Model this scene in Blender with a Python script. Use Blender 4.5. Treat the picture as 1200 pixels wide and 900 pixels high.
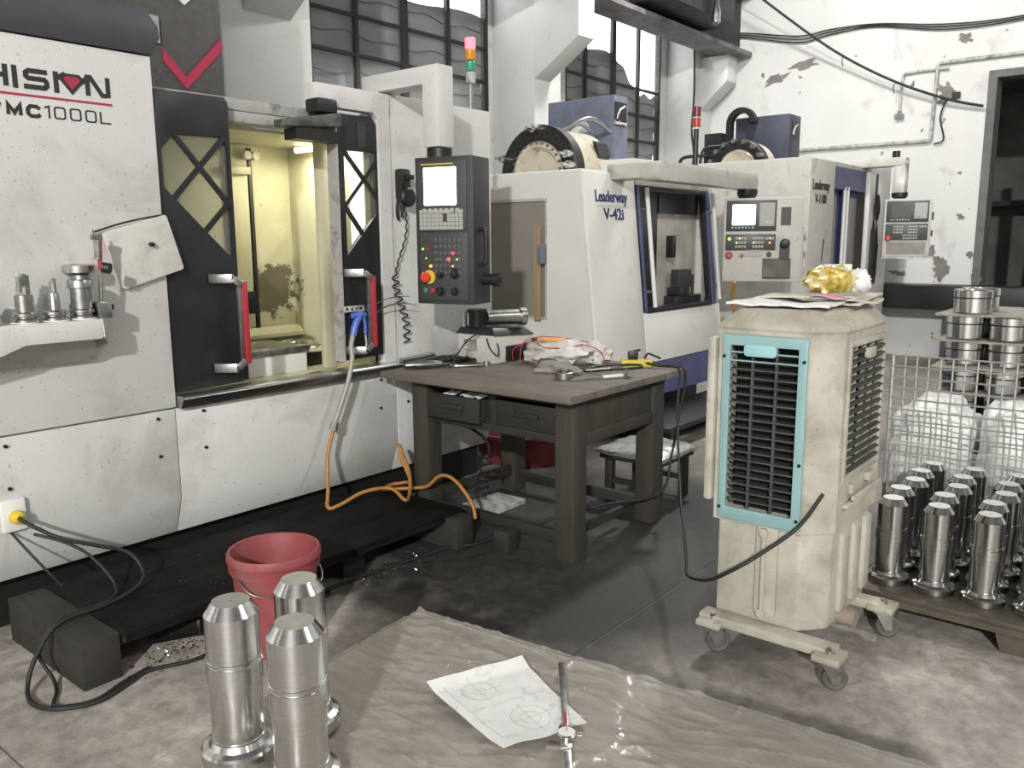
import bpy, bmesh, math, random
from mathutils import Vector, Matrix, noise
from mathutils.geometry import tessellate_polygon
for o in list(bpy.data.objects): bpy.data.objects.remove(o)
scene = bpy.context.scene
COL = scene.collection
R = math.radians
random.seed(4)

# ---------------------------------------------------------------- camera
yaw, pitch, roll = R(39.2), R(9.75), R(-.36)
Fv = Vector((math.cos(yaw)*math.cos(pitch), math.sin(yaw)*math.cos(pitch), -math.sin(pitch)))
Rv = Vector((math.sin(yaw), -math.cos(yaw), 0)); Uv = Rv.cross(Fv)
R2 = Rv*math.cos(roll)+Uv*math.sin(roll); U2 = -Rv*math.sin(roll)+Uv*math.cos(roll)
cd = bpy.data.cameras.new('camera'); cam = bpy.data.objects.new('camera', cd); COL.objects.link(cam)
cam.matrix_world = Matrix(((R2.x, U2.x, -Fv.x, 0), (R2.y, U2.y, -Fv.y, 0), (R2.z, U2.z, -Fv.z, 1.45), (0, 0, 0, 1)))
cd.sensor_width = 36; cd.lens = 980/1200*36; cd.clip_start = .05; cd.clip_end = 200
scene.camera = cam
# ---------------------------------------------------------------- world, lamps, exposure
w = bpy.data.worlds.new('overcast'); scene.world = w; w.use_nodes = True
w.node_tree.nodes['Background'].inputs[0].default_value = (.97, .985, 1, 1)
w.node_tree.nodes['Background'].inputs[1].default_value = 5.0
scene.view_settings.view_transform = 'Standard'; scene.view_settings.look = 'None'
scene.view_settings.exposure = 0; scene.view_settings.gamma = 1; scene.view_settings.use_curve_mapping = False
LAMPS = [((-10, -6, 6.6), 11500, .25), ((7.6, 3.0, 5.6), 700, .28), ((4.8, -4.0, 5.8), 450, .2)]  # last entry is a fill light added to lift the machine fronts
for (p, e, r) in LAMPS:
    ld = bpy.data.lights.new('bay_or_fill_light', 'POINT'); ld.energy = e; ld.shadow_soft_size = r; ld.color = (1, .985, .955)
    lo = bpy.data.objects.new('bay_or_fill_light', ld); lo.location = p; COL.objects.link(lo)

# ---------------------------------------------------------------- helpers
ORG = {}
def T(name, label, cat, org=(0, 0, 0), group=None, kind=None):
    o = bpy.data.objects.new(name, None); COL.objects.link(o); o.location = org; o.empty_display_size = .1
    o['label'] = label; o['category'] = cat
    if group: o['group'] = group
    if kind: o['kind'] = kind
    ORG[o.name] = Vector(org); return o
def cat_rom(pts, n=6):
    P = [Vector(p) for p in pts]
    if len(P) < 3: return P
    out = []
    for i in range(len(P)-1):
        a = P[max(i-1, 0)]; b = P[i]; c = P[i+1]; d = P[min(i+2, len(P)-1)]
        for k in range(n):
            t = k/n
            out.append(.5*((2*b)+(c-a)*t+(2*a-5*b+4*c-d)*t*t+(3*b-a-3*c+d)*t**3))
    return out+[P[-1]]
class MB:
    def __init__(s, m=None): s.v = []; s.f = []; s.m = m; s.ang = 30
    def add(s, vs, fs):
        o = len(s.v); s.v += [Vector(p) for p in vs] if s.m is None else [s.m @ Vector(p) for p in vs]
        s.f += [tuple(i+o for i in f) for f in fs]; return s
    def hexa(s, b, t):
        return s.add(list(b)+list(t), [(3, 2, 1, 0), (4, 5, 6, 7), (0, 1, 5, 4), (1, 2, 6, 5), (2, 3, 7, 6), (3, 0, 4, 7)])
    def box(s, x0, x1, y0, y1, z0, z1):
        return s.hexa([(x0, y0, z0), (x1, y0, z0), (x1, y1, z0), (x0, y1, z0)], [(x0, y0, z1), (x1, y0, z1), (x1, y1, z1), (x0, y1, z1)])
    def plate(s, outer, fn, d0, d1, holes=()):      # 2D outline (with holes) extruded; fn(a,b,d) -> xyz
        rings = [list(outer)]+[list(h) for h in holes]
        tris = tessellate_polygon([[Vector((p[0], p[1], 0)) for p in r] for r in rings])
        flat = [p for r in rings for p in r]; n = len(flat)
        vs = [fn(p[0], p[1], d0) for p in flat]+[fn(p[0], p[1], d1) for p in flat]
        fs = [tuple(t) for t in tris]+[tuple(i+n for i in reversed(t)) for t in tris]
        k = 0
        for r in rings:
            m = len(r)
            for i in range(m): a = k+i; b = k+(i+1) % m; fs.append((a, b, b+n, a+n))
            k += m
        return s.add(vs, fs)
    def px(s, pts, x0, x1, holes=()): return s.plate(pts, lambda a, b, d: (d, a, b), x0, x1, holes)   # outline in (y,z)
    def py(s, pts, y0, y1, holes=()): return s.plate(pts, lambda a, b, d: (a, d, b), y0, y1, holes)   # outline in (x,z)
    def pz(s, pts, z0, z1, holes=()): return s.plate(pts, lambda a, b, d: (a, b, d), z0, z1, holes)   # outline in (x,y)
    def lathe(s, prof, c=(0, 0, 0), ax='z', n=24, close=False):
        vs = []; fs = []; c = Vector(c)
        A = {'z': (Vector((1, 0, 0)), Vector((0, 1, 0)), Vector((0, 0, 1))), 'x': (Vector((0, 1, 0)), Vector((0, 0, 1)), Vector((1, 0, 0))), 'y': (Vector((0, 0, 1)), Vector((1, 0, 0)), Vector((0, 1, 0)))}
        e1, e2, e3 = A[ax] if isinstance(ax, str) else ax
        for (r, h) in prof:
            for i in range(n):
                a = 2*math.pi*i/n; vs.append(c+e1*(r*math.cos(a))+e2*(r*math.sin(a))+e3*h)
        m = len(prof)
        for j in range(m-1 if not close else m):
            for i in range(n):
                k = (i+1) % n; j2 = (j+1) % m
                fs.append((j*n+i, j*n+k, j2*n+k, j2*n+i))
        if not close:
            if prof[0][0] > 1e-6: fs.append(tuple(range(n-1, -1, -1)))
            if prof[-1][0] > 1e-6: fs.append(tuple((m-1)*n+i for i in range(n)))
        return s.add(vs, fs)
    def cyl(s, a, b, r, n=12, r2=None):
        a = Vector(a); b = Vector(b); e3 = (b-a); L = e3.length; e3 = e3/L
        e1 = e3.orthogonal().normalized(); e2 = e3.cross(e1)
        return s.lathe([(r, 0), (r if r2 is None else r2, L)], a, (e1, e2, e3), n)
    def tube(s, pts, r, n=6, smooth=6):
        P = cat_rom(pts, smooth) if smooth else [Vector(p) for p in pts]; s.ang = 75
        vs = []; fs = []; e1 = None
        for i, p in enumerate(P):
            t = (P[min(i+1, len(P)-1)]-P[max(i-1, 0)])
            t = t.normalized() if t.length > 1e-9 else Vector((0, 0, 1))
            if e1 is None: e1 = t.orthogonal().normalized()
            e1 = (e1-t*e1.dot(t)); e1 = e1.normalized() if e1.length > 1e-6 else t.orthogonal().normalized()
            e2 = t.cross(e1)
            for k in range(n): a = 2*math.pi*k/n; vs.append(p+e1*(r*math.cos(a))+e2*(r*math.sin(a)))
        for i in range(len(P)-1):
            for k in range(n): k2 = (k+1) % n; fs.append((i*n+k, i*n+k2, (i+1)*n+k2, (i+1)*n+k))
        fs.append(tuple(range(n-1, -1, -1))); fs.append(tuple((len(P)-1)*n+k for k in range(n)))
        return s.add(vs, fs)
    def bar(s, a, b, w, h, up=(0, 0, 1)):            # rectangular bar from a to b
        a = Vector(a); b = Vector(b); t = (b-a).normalized(); u = Vector(up); u = (u-t*u.dot(t)).normalized(); x = t.cross(u)
        q = [(-w/2, -h/2), (w/2, -h/2), (w/2, h/2), (-w/2, h/2)]
        return s.hexa([a+x*i+u*j for i, j in q], [b+x*i+u*j for i, j in q])
    def grid(s, fn, nu, nv, thick=0):
        vs = [Vector(fn(i/nu, j/nv)) for j in range(nv+1) for i in range(nu+1)]; N = nu+1
        fs = [(j*N+i, j*N+i+1, (j+1)*N+i+1, (j+1)*N+i) for j in range(nv) for i in range(nu)]
        if thick:
            n0 = len(vs); vs += [v-Vector((0, 0, thick)) for v in vs]
            fs += [tuple(n0+i for i in reversed(f)) for f in fs]
            edge = [i for i in range(N)]+[j*N+nu for j in range(1, nv+1)]+[nv*N+i for i in range(nu-1, -1, -1)]+[j*N for j in range(nv-1, 0, -1)]
            m = len(edge)
            fs += [(edge[(k+1) % m], edge[k], edge[k]+n0, edge[(k+1) % m]+n0) for k in range(m)]
        return s.add(vs, fs)
    def blob(s, c, r, amp=.2, fr=3, n=14, seed=0, flat=None, box=1.0):
        c = Vector(c); r = Vector(r); vs = []; fs = []; s.ang = 70
        for j in range(n+1):
            th = math.pi*j/n
            for i in range(2*n):
                a = math.pi*i/n; d = Vector((math.sin(th)*math.cos(a), math.sin(th)*math.sin(a), -math.cos(th)))
                k = 1+amp*noise.noise(d*fr+Vector((seed*7.1, seed*3.3, 0)))+amp*.5*noise.noise(d*fr*2.7+Vector((seed, 0, 9)))
                if box != 1.0: d = Vector([math.copysign(abs(t)**box, t) for t in d])
                p = Vector((d.x*r.x*k, d.y*r.y*k, d.z*r.z*k))
                if flat is not None: p.z = max(p.z, flat)
                vs.append(c+p)
        for j in range(n):
            for i in range(2*n): k = (i+1) % (2*n); fs.append((j*2*n+i, j*2*n+k, (j+1)*2*n+k, (j+1)*2*n+i))
        return s.add(vs, fs)
    def build(s, name, mat, parent=None, bevel=0, seg=2, angle=None, smooth=True, **props):
        org = Vector((0, 0, 0)) if parent is None else ORG[parent.name]
        me = bpy.data.meshes.new(name); me.from_pydata([v-org for v in s.v], [], s.f)
        bm = bmesh.new(); bm.from_mesh(me)
        bmesh.ops.remove_doubles(bm, verts=bm.verts, dist=1e-5)
        bmesh.ops.recalc_face_normals(bm, faces=bm.faces)
        if bevel:
            es = [e for e in bm.edges if len(e.link_faces) == 2 and e.calc_face_angle(0) > R(30)]
            bmesh.ops.bevel(bm, geom=es, offset=bevel, segments=seg, profile=.5, affect='EDGES', clamp_overlap=True)
        bm.to_mesh(me); bm.free()
        if smooth:
            me.polygons.foreach_set('use_smooth', [True]*len(me.polygons)); me.set_sharp_from_angle(angle=R(angle or s.ang))
        me.materials.append(mat)
        o = bpy.data.objects.new(name, me); COL.objects.link(o)
        if parent is not None: o.parent = parent
        ORG[o.name] = org
        for k, v in props.items(): o[k] = v
        return o
def solo(name, mb, mat, label, cat, org=(0, 0, 0), group=None, kind=None, **k):   # a thing that is one mesh, origin at its base
    o = mb.build(name, mat, None, **k); org = Vector(org)
    o.data.transform(Matrix.Translation(-org)); o.location = org
    o['label'] = label; o['category'] = cat
    if group: o['group'] = group
    if kind: o['kind'] = kind
    ORG[o.name] = org; return o
def struct(name, mb, mat, parent=None, **k):
    o = mb.build(name, mat, parent, **k)
    if parent is None: o['kind'] = 'structure'
    return o
def copy_tree(o, parent=None):
    c = o.copy(); COL.objects.link(c); c.parent = parent
    for ch in list(o.children): copy_tree(ch, c)
    ORG[c.name] = ORG[o.name]; return c
def text_mesh(txt, size, m, ext=.0015, shear=0, sx=1.0, bold=.02):
    cu = bpy.data.curves.new('t', 'FONT'); cu.body = txt; cu.size = size; cu.extrude = ext; cu.align_x = 'CENTER'; cu.align_y = 'CENTER'; cu.shear = shear; cu.offset = bold*size; cu.resolution_u = 3
    ob = bpy.data.objects.new('t', cu); COL.objects.link(ob); bpy.context.view_layer.update()
    me = bpy.data.meshes.new_from_object(ob.evaluated_get(bpy.context.evaluated_depsgraph_get()))
    mb = MB(m @ Matrix.Diagonal((sx, 1, 1, 1))); mb.add([v.co for v in me.vertices], [tuple(p.vertices) for p in me.polygons])
    bpy.data.objects.remove(ob); bpy.data.curves.remove(cu); bpy.data.meshes.remove(me); return mb
def face_m(p, ang):     # local x = right on the face, local y = up, local z = out of the face; ang = direction the face looks at
    n = Vector((math.cos(ang), math.sin(ang), 0)); z = Vector((0, 0, 1)); x = z.cross(n)
    return Matrix(((x.x, z.x, n.x, p[0]), (x.y, z.y, n.y, p[1]), (x.z, z.z, n.z, p[2]), (0, 0, 0, 1)))
def rrect(x0, x1, z0, z1, r, n=4):
    out = []
    for cx, cz, a0 in ((x1-r, z1-r, 0), (x0+r, z1-r, 90), (x0+r, z0+r, 180), (x1-r, z0+r, 270)):
        for k in range(n+1): a = R(a0+90*k/n); out.append((cx+r*math.cos(a), cz+r*math.sin(a)))
    return out

# ---------------------------------------------------------------- materials
def nodes(name):
    m = bpy.data.materials.new(name); m.use_nodes = True; nt = m.node_tree
    return m, nt, nt.nodes['Principled BSDF']
def ramp(nt, src, stops):
    r = nt.nodes.new('ShaderNodeValToRGB'); e = r.color_ramp.elements
    e[0].position, e[0].color = stops[0][0], stops[0][1]; e[1].position, e[1].color = stops[-1][0], stops[-1][1]
    for p, c in stops[1:-1]: q = e.new(p); q.color = c
    nt.links.new(src, r.inputs[0]); return r
def g(v): return (v, v, v, 1)
def noise_n(nt, vec, scale, detail=5, rough=.55, dist=0):
    n = nt.nodes.new('ShaderNodeTexNoise'); n.inputs['Scale'].default_value = scale; n.inputs['Detail'].default_value = detail
    n.inputs['Roughness'].default_value = rough; n.inputs['Distortion'].default_value = dist; nt.links.new(vec, n.inputs['Vector']); return n
def coords(nt, sc=(1, 1, 1)):
    tc = nt.nodes.new('ShaderNodeTexCoord'); mp = nt.nodes.new('ShaderNodeMapping'); mp.inputs['Scale'].default_value = sc
    nt.links.new(tc.outputs['Object'], mp.inputs[0]); return mp.outputs[0]
def mixc(nt, fac, a, b):
    mx = nt.nodes.new('ShaderNodeMix'); mx.data_type = 'RGBA'
    for v, i in ((fac, 0), (a, 6), (b, 7)):
        if isinstance(v, (int, float)): mx.inputs[i].default_value = v
        elif isinstance(v, tuple): mx.inputs[i].default_value = v
        else: nt.links.new(v, mx.inputs[i])
    return mx.outputs[2]
def M(name, col, rough=.5, metal=0, var=0, vscale=4, dirt=None, dscale=3, dlo=.55, dhi=.75, speck=None, sscale=70, slo=.66, bump=0, bscale=40, spec=.5, sc=(1, 1, 1), coat=0):
    m, nt, b = nodes(name); c = (*col, 1); v = coords(nt, sc); out = None
    if var:
        n = noise_n(nt, v, vscale); r = ramp(nt, n.outputs[0], [(.3, (*[x*(1-var) for x in col], 1)), (.7, (*[min(1, x*(1+var)) for x in col], 1))]); out = r.outputs[0]
    if dirt:
        n = noise_n(nt, v, dscale, 8, .65, .4); r = ramp(nt, n.outputs[0], [(dlo, g(0)), (dhi, g(1))]); out = mixc(nt, r.outputs[0], out if out else c, (*dirt, 1))
    if speck:
        n = noise_n(nt, v, sscale, 2); r = ramp(nt, n.outputs[0], [(slo, g(0)), (slo+.05, g(1))]); out = mixc(nt, r.outputs[0], out if out else c, (*speck, 1))
    if out: nt.links.new(out, b.inputs['Base Color'])
    else: b.inputs['Base Color'].default_value = c
    b.inputs['Roughness'].default_value = rough; b.inputs['Metallic'].default_value = metal; b.inputs['Specular IOR Level'].default_value = spec
    b.inputs['Coat Weight'].default_value = coat
    if bump:
        n = noise_n(nt, v, bscale, 4); bp = nt.nodes.new('ShaderNodeBump'); bp.inputs['Strength'].default_value = bump; bp.inputs['Distance'].default_value = .01
        nt.links.new(n.outputs[0], bp.inputs['Height']); nt.links.new(bp.outputs[0], b.inputs['Normal'])
    return m
def EM(name, col, strength):
    m, nt, b = nodes(name); b.inputs['Base Color'].default_value = (*col, 1); b.inputs['Emission Color'].default_value = (*col, 1); b.inputs['Emission Strength'].default_value = strength; return m
def GL(name, col, clear=.7, rough=.15, dirt=False):      # thin sheet glass / film: part clear, part glossy
    m, nt, b = nodes(name); b.inputs['Base Color'].default_value = (*col, 1); b.inputs['Roughness'].default_value = rough
    tr = nt.nodes.new('ShaderNodeBsdfTransparent'); mx = nt.nodes.new('ShaderNodeMixShader'); mx.inputs[0].default_value = clear
    if dirt:
        n = noise_n(nt, coords(nt), dirt, 6, .6, .6); r = ramp(nt, n.outputs[0], [(.35, g(clear)), (.7, g(clear*.45))]); nt.links.new(r.outputs[0], mx.inputs[0])
    nt.links.new(b.outputs[0], mx.inputs[1]); nt.links.new(tr.outputs[0], mx.inputs[2]); nt.links.new(mx.outputs[0], nt.nodes['Material Output'].inputs[0]); return m
def WOOD(name, a, b2, sc, rough=.75, bump=.3, dirt=(.03, .03, .028), dlo=.55, dhi=.8):
    m, nt, b = nodes(name); v = coords(nt, sc); n = noise_n(nt, v, 3, 8, .65, .6)
    r = ramp(nt, n.outputs[0], [(.25, (*a, 1)), (.75, (*b2, 1))]); n2 = noise_n(nt, coords(nt), 2.2, 7, .6); r2 = ramp(nt, n2.outputs[0], [(dlo, g(0)), (dhi, g(.85))])
    nt.links.new(mixc(nt, r2.outputs[0], r.outputs[0], (*dirt, 1)), b.inputs['Base Color']); b.inputs['Roughness'].default_value = rough
    bp = nt.nodes.new('ShaderNodeBump'); bp.inputs['Strength'].default_value = bump; bp.inputs['Distance'].default_value = .006
    nt.links.new(n.outputs[0], bp.inputs['Height']); nt.links.new(bp.outputs[0], b.inputs['Normal']); return m
m_panel = M('panel_white', (.60, .60, .585), .42, var=.06, vscale=2.5, dirt=(.36, .35, .31), dscale=2.2, dlo=.5, dhi=.82, speck=(.34, .33, .31), sscale=75, slo=.68)
m_panel2 = M('panel_offwhite', (.68, .675, .645), .45, var=.06, vscale=2, dirt=(.3, .29, .25), dscale=2.6, dlo=.6, dhi=.9)
m_panel3 = M('panel_cream_grey', (.50, .49, .45), .5, var=.1, vscale=4, dirt=(.16, .15, .13), dscale=4, dlo=.55, dhi=.8)
m_dark = M('dark_enamel', (.014, .015, .018), .42, var=.2, vscale=6, dirt=(.03, .03, .03), dscale=7, dlo=.55, dhi=.8)
m_darkgrey = M('dark_grey_enamel', (.034, .035, .037), .5, var=.15, vscale=6)
m_black = M('black_plastic', (.012, .012, .012), .45)
m_rubber = M('black_rubber', (.014, .014, .013), .6)
m_stain = M('stainless', (.42, .42, .41), .32, 1, var=.15, vscale=12, sc=(.3, 4, 4))
m_steel = M('turned_steel', (.66, .66, .65), .2, 1, var=.08, vscale=30, sc=(.4, .4, 6))
m_steel2 = M('dull_steel', (.4, .4, .39), .35, 1, var=.25, vscale=18, dirt=(.08, .08, .08), dscale=20, dlo=.5, dhi=.8)
m_red = M('red_paint', (.36, .03, .045), .4)
m_blue = M('blue_paint', (.075, .085, .19), .45, var=.2, vscale=5, dirt=(.04, .045, .1), dscale=6)
m_bluegrey = M('blue_grey_paint', (.145, .165, .225), .5, var=.18, vscale=7, dirt=(.09, .09, .12), dscale=9)
m_navy = M('dark_slate_paint', (.045, .05, .075), .5, var=.2, vscale=6)
m_wall = M('whitewash', (.66, .66, .65), .85, var=.05, vscale=1.4, dirt=(.36, .35, .33), dscale=1.8, dlo=.58, dhi=.82, speck=(.16, .15, .14), sscale=7, slo=.705, bump=.25, bscale=14)
m_column = M('column_whitewash', (.62, .62, .61), .85, var=.06, vscale=1.6, dirt=(.4, .39, .37), dscale=2.2, dlo=.6, dhi=.85)
m_white = M('white_paint', (.7, .7, .69), .4)
m_ink = M('ink_dark', (.02, .02, .02), .5)
m_inkblue = M('ink_navy', (.03, .035, .12), .5)
m_crimson = M('crimson', (.36, .02, .06), .45)
m_cloth = M('grey_sheet', (.23, .23, .238), .8, var=.18, vscale=3)
m_mullion = M('mullion_dark', (.03, .03, .03), .6)
m_paper = M('paper', (.7, .7, .69), .8, var=.04, vscale=15, dirt=(.42, .42, .42), dscale=22, dlo=.55, dhi=.8)
# ================================================================ the hall
m_floor = None
def floor_mat():
    m, nt, b = nodes('concrete_floor'); v = coords(nt)
    n1 = noise_n(nt, v, 1.1, 8, .62, .5); r1 = ramp(nt, n1.outputs[0], [(.3, (.075, .069, .062, 1)), (.5, (.12, .111, .101, 1)), (.72, (.19, .175, .157, 1))])
    n2 = noise_n(nt, v, 14, 10, .75, .3); r2 = ramp(nt, n2.outputs[0], [(.38, g(.55)), (.66, g(1.25))])
    mx = nt.nodes.new('ShaderNodeMix'); mx.data_type = 'RGBA'; mx.blend_type = 'MULTIPLY'; mx.inputs[0].default_value = .8
    nt.links.new(r1.outputs[0], mx.inputs[6]); nt.links.new(r2.outputs[0], mx.inputs[7])
    # floor darker round the work table, paler elsewhere
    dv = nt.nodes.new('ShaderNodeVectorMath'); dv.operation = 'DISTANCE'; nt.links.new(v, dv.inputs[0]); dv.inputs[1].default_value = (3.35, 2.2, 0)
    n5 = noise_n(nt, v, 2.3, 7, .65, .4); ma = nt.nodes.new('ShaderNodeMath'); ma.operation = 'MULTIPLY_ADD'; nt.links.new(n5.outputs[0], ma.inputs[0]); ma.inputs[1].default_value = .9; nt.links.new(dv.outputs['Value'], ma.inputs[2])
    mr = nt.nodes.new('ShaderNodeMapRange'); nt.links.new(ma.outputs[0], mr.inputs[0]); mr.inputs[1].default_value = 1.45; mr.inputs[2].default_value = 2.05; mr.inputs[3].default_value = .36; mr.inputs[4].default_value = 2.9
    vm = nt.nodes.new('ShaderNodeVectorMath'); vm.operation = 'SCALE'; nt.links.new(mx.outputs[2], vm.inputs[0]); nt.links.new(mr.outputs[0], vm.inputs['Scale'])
    n3 = noise_n(nt, v, 120, 2); r3 = ramp(nt, n3.outputs[0], [(.70, g(0)), (.74, g(.5))])
    nt.links.new(mixc(nt, r3.outputs[0], vm.outputs[0], (.4, .4, .38, 1)), b.inputs['Base Color'])
    r4 = ramp(nt, n2.outputs[0], [(.3, g(.42)), (.7, g(.75))]); nt.links.new(r4.outputs[0], b.inputs['Roughness'])
    bp = nt.nodes.new('ShaderNodeBump'); bp.inputs['Strength'].default_value = .25; bp.inputs['Distance'].default_value = .006
    nt.links.new(n2.outputs[0], bp.inputs['Height']); nt.links.new(bp.outputs[0], b.inputs['Normal']); return m
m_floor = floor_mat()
m_joint = M('joint_dust', (.16, .16, .15), .9)
m_ceil = M('ceiling_sheet', (.16, .16, .16), .8, var=.1)
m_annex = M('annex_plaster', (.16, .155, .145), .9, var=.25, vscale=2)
m_girder = M('crane_girder_paint', (.025, .025, .03), .6, var=.4, vscale=5)
m_clear = GL('window_glass', (.8, .85, .87), .93, .03)
m_conduit = M('conduit_paint', (.5, .5, .48), .6, dirt=(.12, .12, .11), dscale=14, dlo=.45, dhi=.7)
fl = struct('floor', MB().box(-14, 11.2, -10, 5.9, -.2, -.0025), m_joint)
xs = [-14, -3.2, .78, 8.2, 11.2]; ys = [-10, -2.4, 1.578, 5.9]
for i in range(4):
    for j in range(3):
        q = .0035
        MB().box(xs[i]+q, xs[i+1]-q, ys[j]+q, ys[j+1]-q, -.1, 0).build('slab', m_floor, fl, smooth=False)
W1 = (4.6, 6.88, 2.05, 4.6); W2 = (8.24, 10.45, 2.05, 4.6)
def rect(x0, x1, z0, z1): return [(x0, z0), (x1, z0), (x1, z1), (x0, z1)]
struct('wall_left', MB().py(rect(-14, 11.5, 0, 8.5), 5.9, 6.14, [rect(*W1), rect(*W2)]), m_wall, smooth=False)
wb = struct('wall_back', MB().px(rect(-10, 5.9, 0, 8.5), 11.2, 11.5, [rect(-1.3, 2.08, 0.001, 3.32)]), m_wall, smooth=False)
MB().px(rect(-1.3, 2.08, .001, 3.32), 11.19, 11.5, [rect(-1.22, 1.99, .001, 3.24)]).build('door_lining', M('door_lining_grey', (.13, .13, .125), .8, var=.2, vscale=6), wb, smooth=False)
m_walld = M('dark_unseen_plaster', (.26, .255, .245), .9, var=.15, vscale=1.5)  # unseen walls, darkened to cut the light they bounce
struct('wall_right', MB().box(-14, 11.5, -10.2, -10, 0, 8.5), m_walld)
struct('wall_front', MB().box(-14.2, -14, -10, 5.9, 0, 8.5), m_walld)
struct('ceiling', MB().box(-14.2, 11.5, -10.2, 6.14, 8.5, 8.6), m_ceil)
# dark store behind the doorway
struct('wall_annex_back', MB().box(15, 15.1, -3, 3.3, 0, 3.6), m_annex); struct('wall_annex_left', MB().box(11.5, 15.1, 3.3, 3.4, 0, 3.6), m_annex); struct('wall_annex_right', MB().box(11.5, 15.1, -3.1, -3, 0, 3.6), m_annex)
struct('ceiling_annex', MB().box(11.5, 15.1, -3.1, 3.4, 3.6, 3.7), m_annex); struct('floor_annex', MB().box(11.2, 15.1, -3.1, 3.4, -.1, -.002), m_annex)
# building columns with crane brackets
def column(x0, x1, y0, cx0, cx1, cy, zb, zs, ztop):
    c = struct('column', MB().box(x0, x1, y0, 5.9, 0, 8.5), m_column, bevel=.015)
    struct('crane_bracket', MB().px([(y0+.02, zb), (cy, zs), (cy, ztop), (y0+.02, ztop)], cx0, cx1), m_column, c, bevel=.01)
    return c
column(3.44, 4.2, 5.35, 3.62, 4.02, 4.82, 3.03, 3.38, 3.85)
column(6.95, 7.4, 5.35, 6.95, 7.22, 4.82, 3.03, 3.38, 3.85)
column(10.62, 11.2, 5.5, 10.8, 11.1, 5.1, 3.16, 3.52, 3.85)
gd = struct('crane_girder', MB().box(-14, 11.15, 5.1, 5.14, 3.9, 4.6), m_girder)
MB().box(-14, 11.15, 4.92, 5.32, 3.85, 3.9).build('bottom_flange', M('flange_grey', (.2, .19, .19), .6, dirt=(.05, .05, .05), dscale=5, dlo=.4, dhi=.7), gd)
MB().box(-14, 11.15, 4.94, 5.3, 4.6, 4.66).build('top_flange', m_girder, gd)
ct = T('crane_end_truck', 'dark crane end truck with motor hanging by the whitewashed corner', 'crane', (10.2, 5.0, 4.68))
MB().box(8.3, 9.95, 4.62, 5.09, 3.97, 4.9).build('housing', m_girder, ct, bevel=.03)
MB().cyl((9.0, 4.3, 4.4), (9.0, 4.62, 4.4), .17, 16).cyl((9.0, 4.2, 4.4), (9.0, 4.3, 4.4), .12, 16).build('motor', m_girder, ct)
MB().lathe([(.02, 0), (.05, .02), (.05, .14), (.03, .2), (.03, .3)], (9.3, 4.55, 3.86), n=10).build('hanging_lamp_body', m_steel2, ct)
# windows
def window(name, W, cols, tear):
    x0, x1, z0, z1 = W
    wf = struct(name, MB().py(rect(x0, x1, z0, z1), 5.9, 5.97, [rect(x0+.035, x1-.035, z0+.035, z1-.035)]), m_mullion)
    rows = [z0+.035+.325*k for k in range(6)]+[z1-.035]
    for k, x in enumerate(cols[1:-1]):
        MB().box(x-(.04 if k == 1 else .022), x+(.04 if k == 1 else .022), 5.905, 5.95, z0, z1).build('mullion', m_mullion, wf)
    for z in rows[1:-2]: MB().box(x0, x1, 5.91, 5.945, z-.014, z+.014).build('glazing_bar', m_mullion, wf)
    for a, b in zip(cols[:-1], cols[1:]):
        for c, d in zip(rows[:-2], rows[1:-2]+[z1-.035]): MB().box(a, b, 5.926, 5.93, c, d).build('pane', m_clear, wf)
    # grey sheeting stretched over the lower part, its seams sagging
    zt = lambda x: tear(x)
    MB().grid(lambda u, v: (x0+.02+(x1-x0-.04)*u, 5.985+.012*math.sin(u*21+v*3)+.01*math.sin(v*26+u*5), z0+.02+(zt(x0+(x1-x0)*u)-z0-.02)*v), 40, 30).build('sheeting', m_cloth, wf)
    for k in range(5):
        zz = rows[k]+.17
        pts = [(x0+.03+(x1-x0-.06)*i/16, 5.962, zz+.018*math.sin(i*1.6+k)+.012*math.sin(i*.7+k*2)) for i in range(17)]
        pts = [p for p in pts if p[2] < zt(p[0])-.03]
        if len(pts) > 3: MB().tube(pts, .007, 4, 3).build('sheet_seam', m_mullion, wf)
window('window_1', W1, [4.62, 5.13, 5.71, 6.3, 6.86], lambda x: 3.69+.03*math.sin(x*5))
window('window_2', W2, [8.26, 8.68, 9.3, 9.9, 10.43], lambda x: (3.74+.02*math.sin(x*7)) if x < 9.45 else 3.74-.40*min(1, (x-9.45)/.5)+.03*math.sin(x*23))
# bare patches where the whitewash has come off
m_patch = M('bare_plaster', (.2, .19, .175), .9, var=.25, vscale=9)
for k, (py_, pz_, ry_, rz_, tl) in enumerate(((4.62, 3.52, .2, .05, -.25), (4.25, 3.66, .24, .055, -.15), (2.42, 1.08, .13, .15, .5), (2.55, 1.3, .05, .1, 0), (2.35, 3.72, .09, .05, .3), (2.12, 1.25, .05, .035, .6), (2.9, 1.02, .1, .03, .1), (2.3, 2.2, .03, .02, 0), (2.26, 1.7, .05, .03, .5), (2.5, 3.1, .12, .16, 0), (2.05, .98, .06, .04, .4))):
    pts = []
    for i in range(40):
        a = 2*math.pi*i/40; r_ = .85+.75*noise.noise(Vector((math.cos(a)*1.6, math.sin(a)*1.6, k*5.3)))+.5*noise.noise(Vector((math.cos(a)*5, math.sin(a)*5, k*3.1))); x_, z_ = ry_*r_*math.cos(a), rz_*r_*math.sin(a)
        pts.append((py_+x_*math.cos(tl)-z_*math.sin(tl), pz_+x_*math.sin(tl)+z_*math.cos(tl)))
    MB().px(pts, 11.194, 11.199).build('bare_patch', m_patch, wb)
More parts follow.
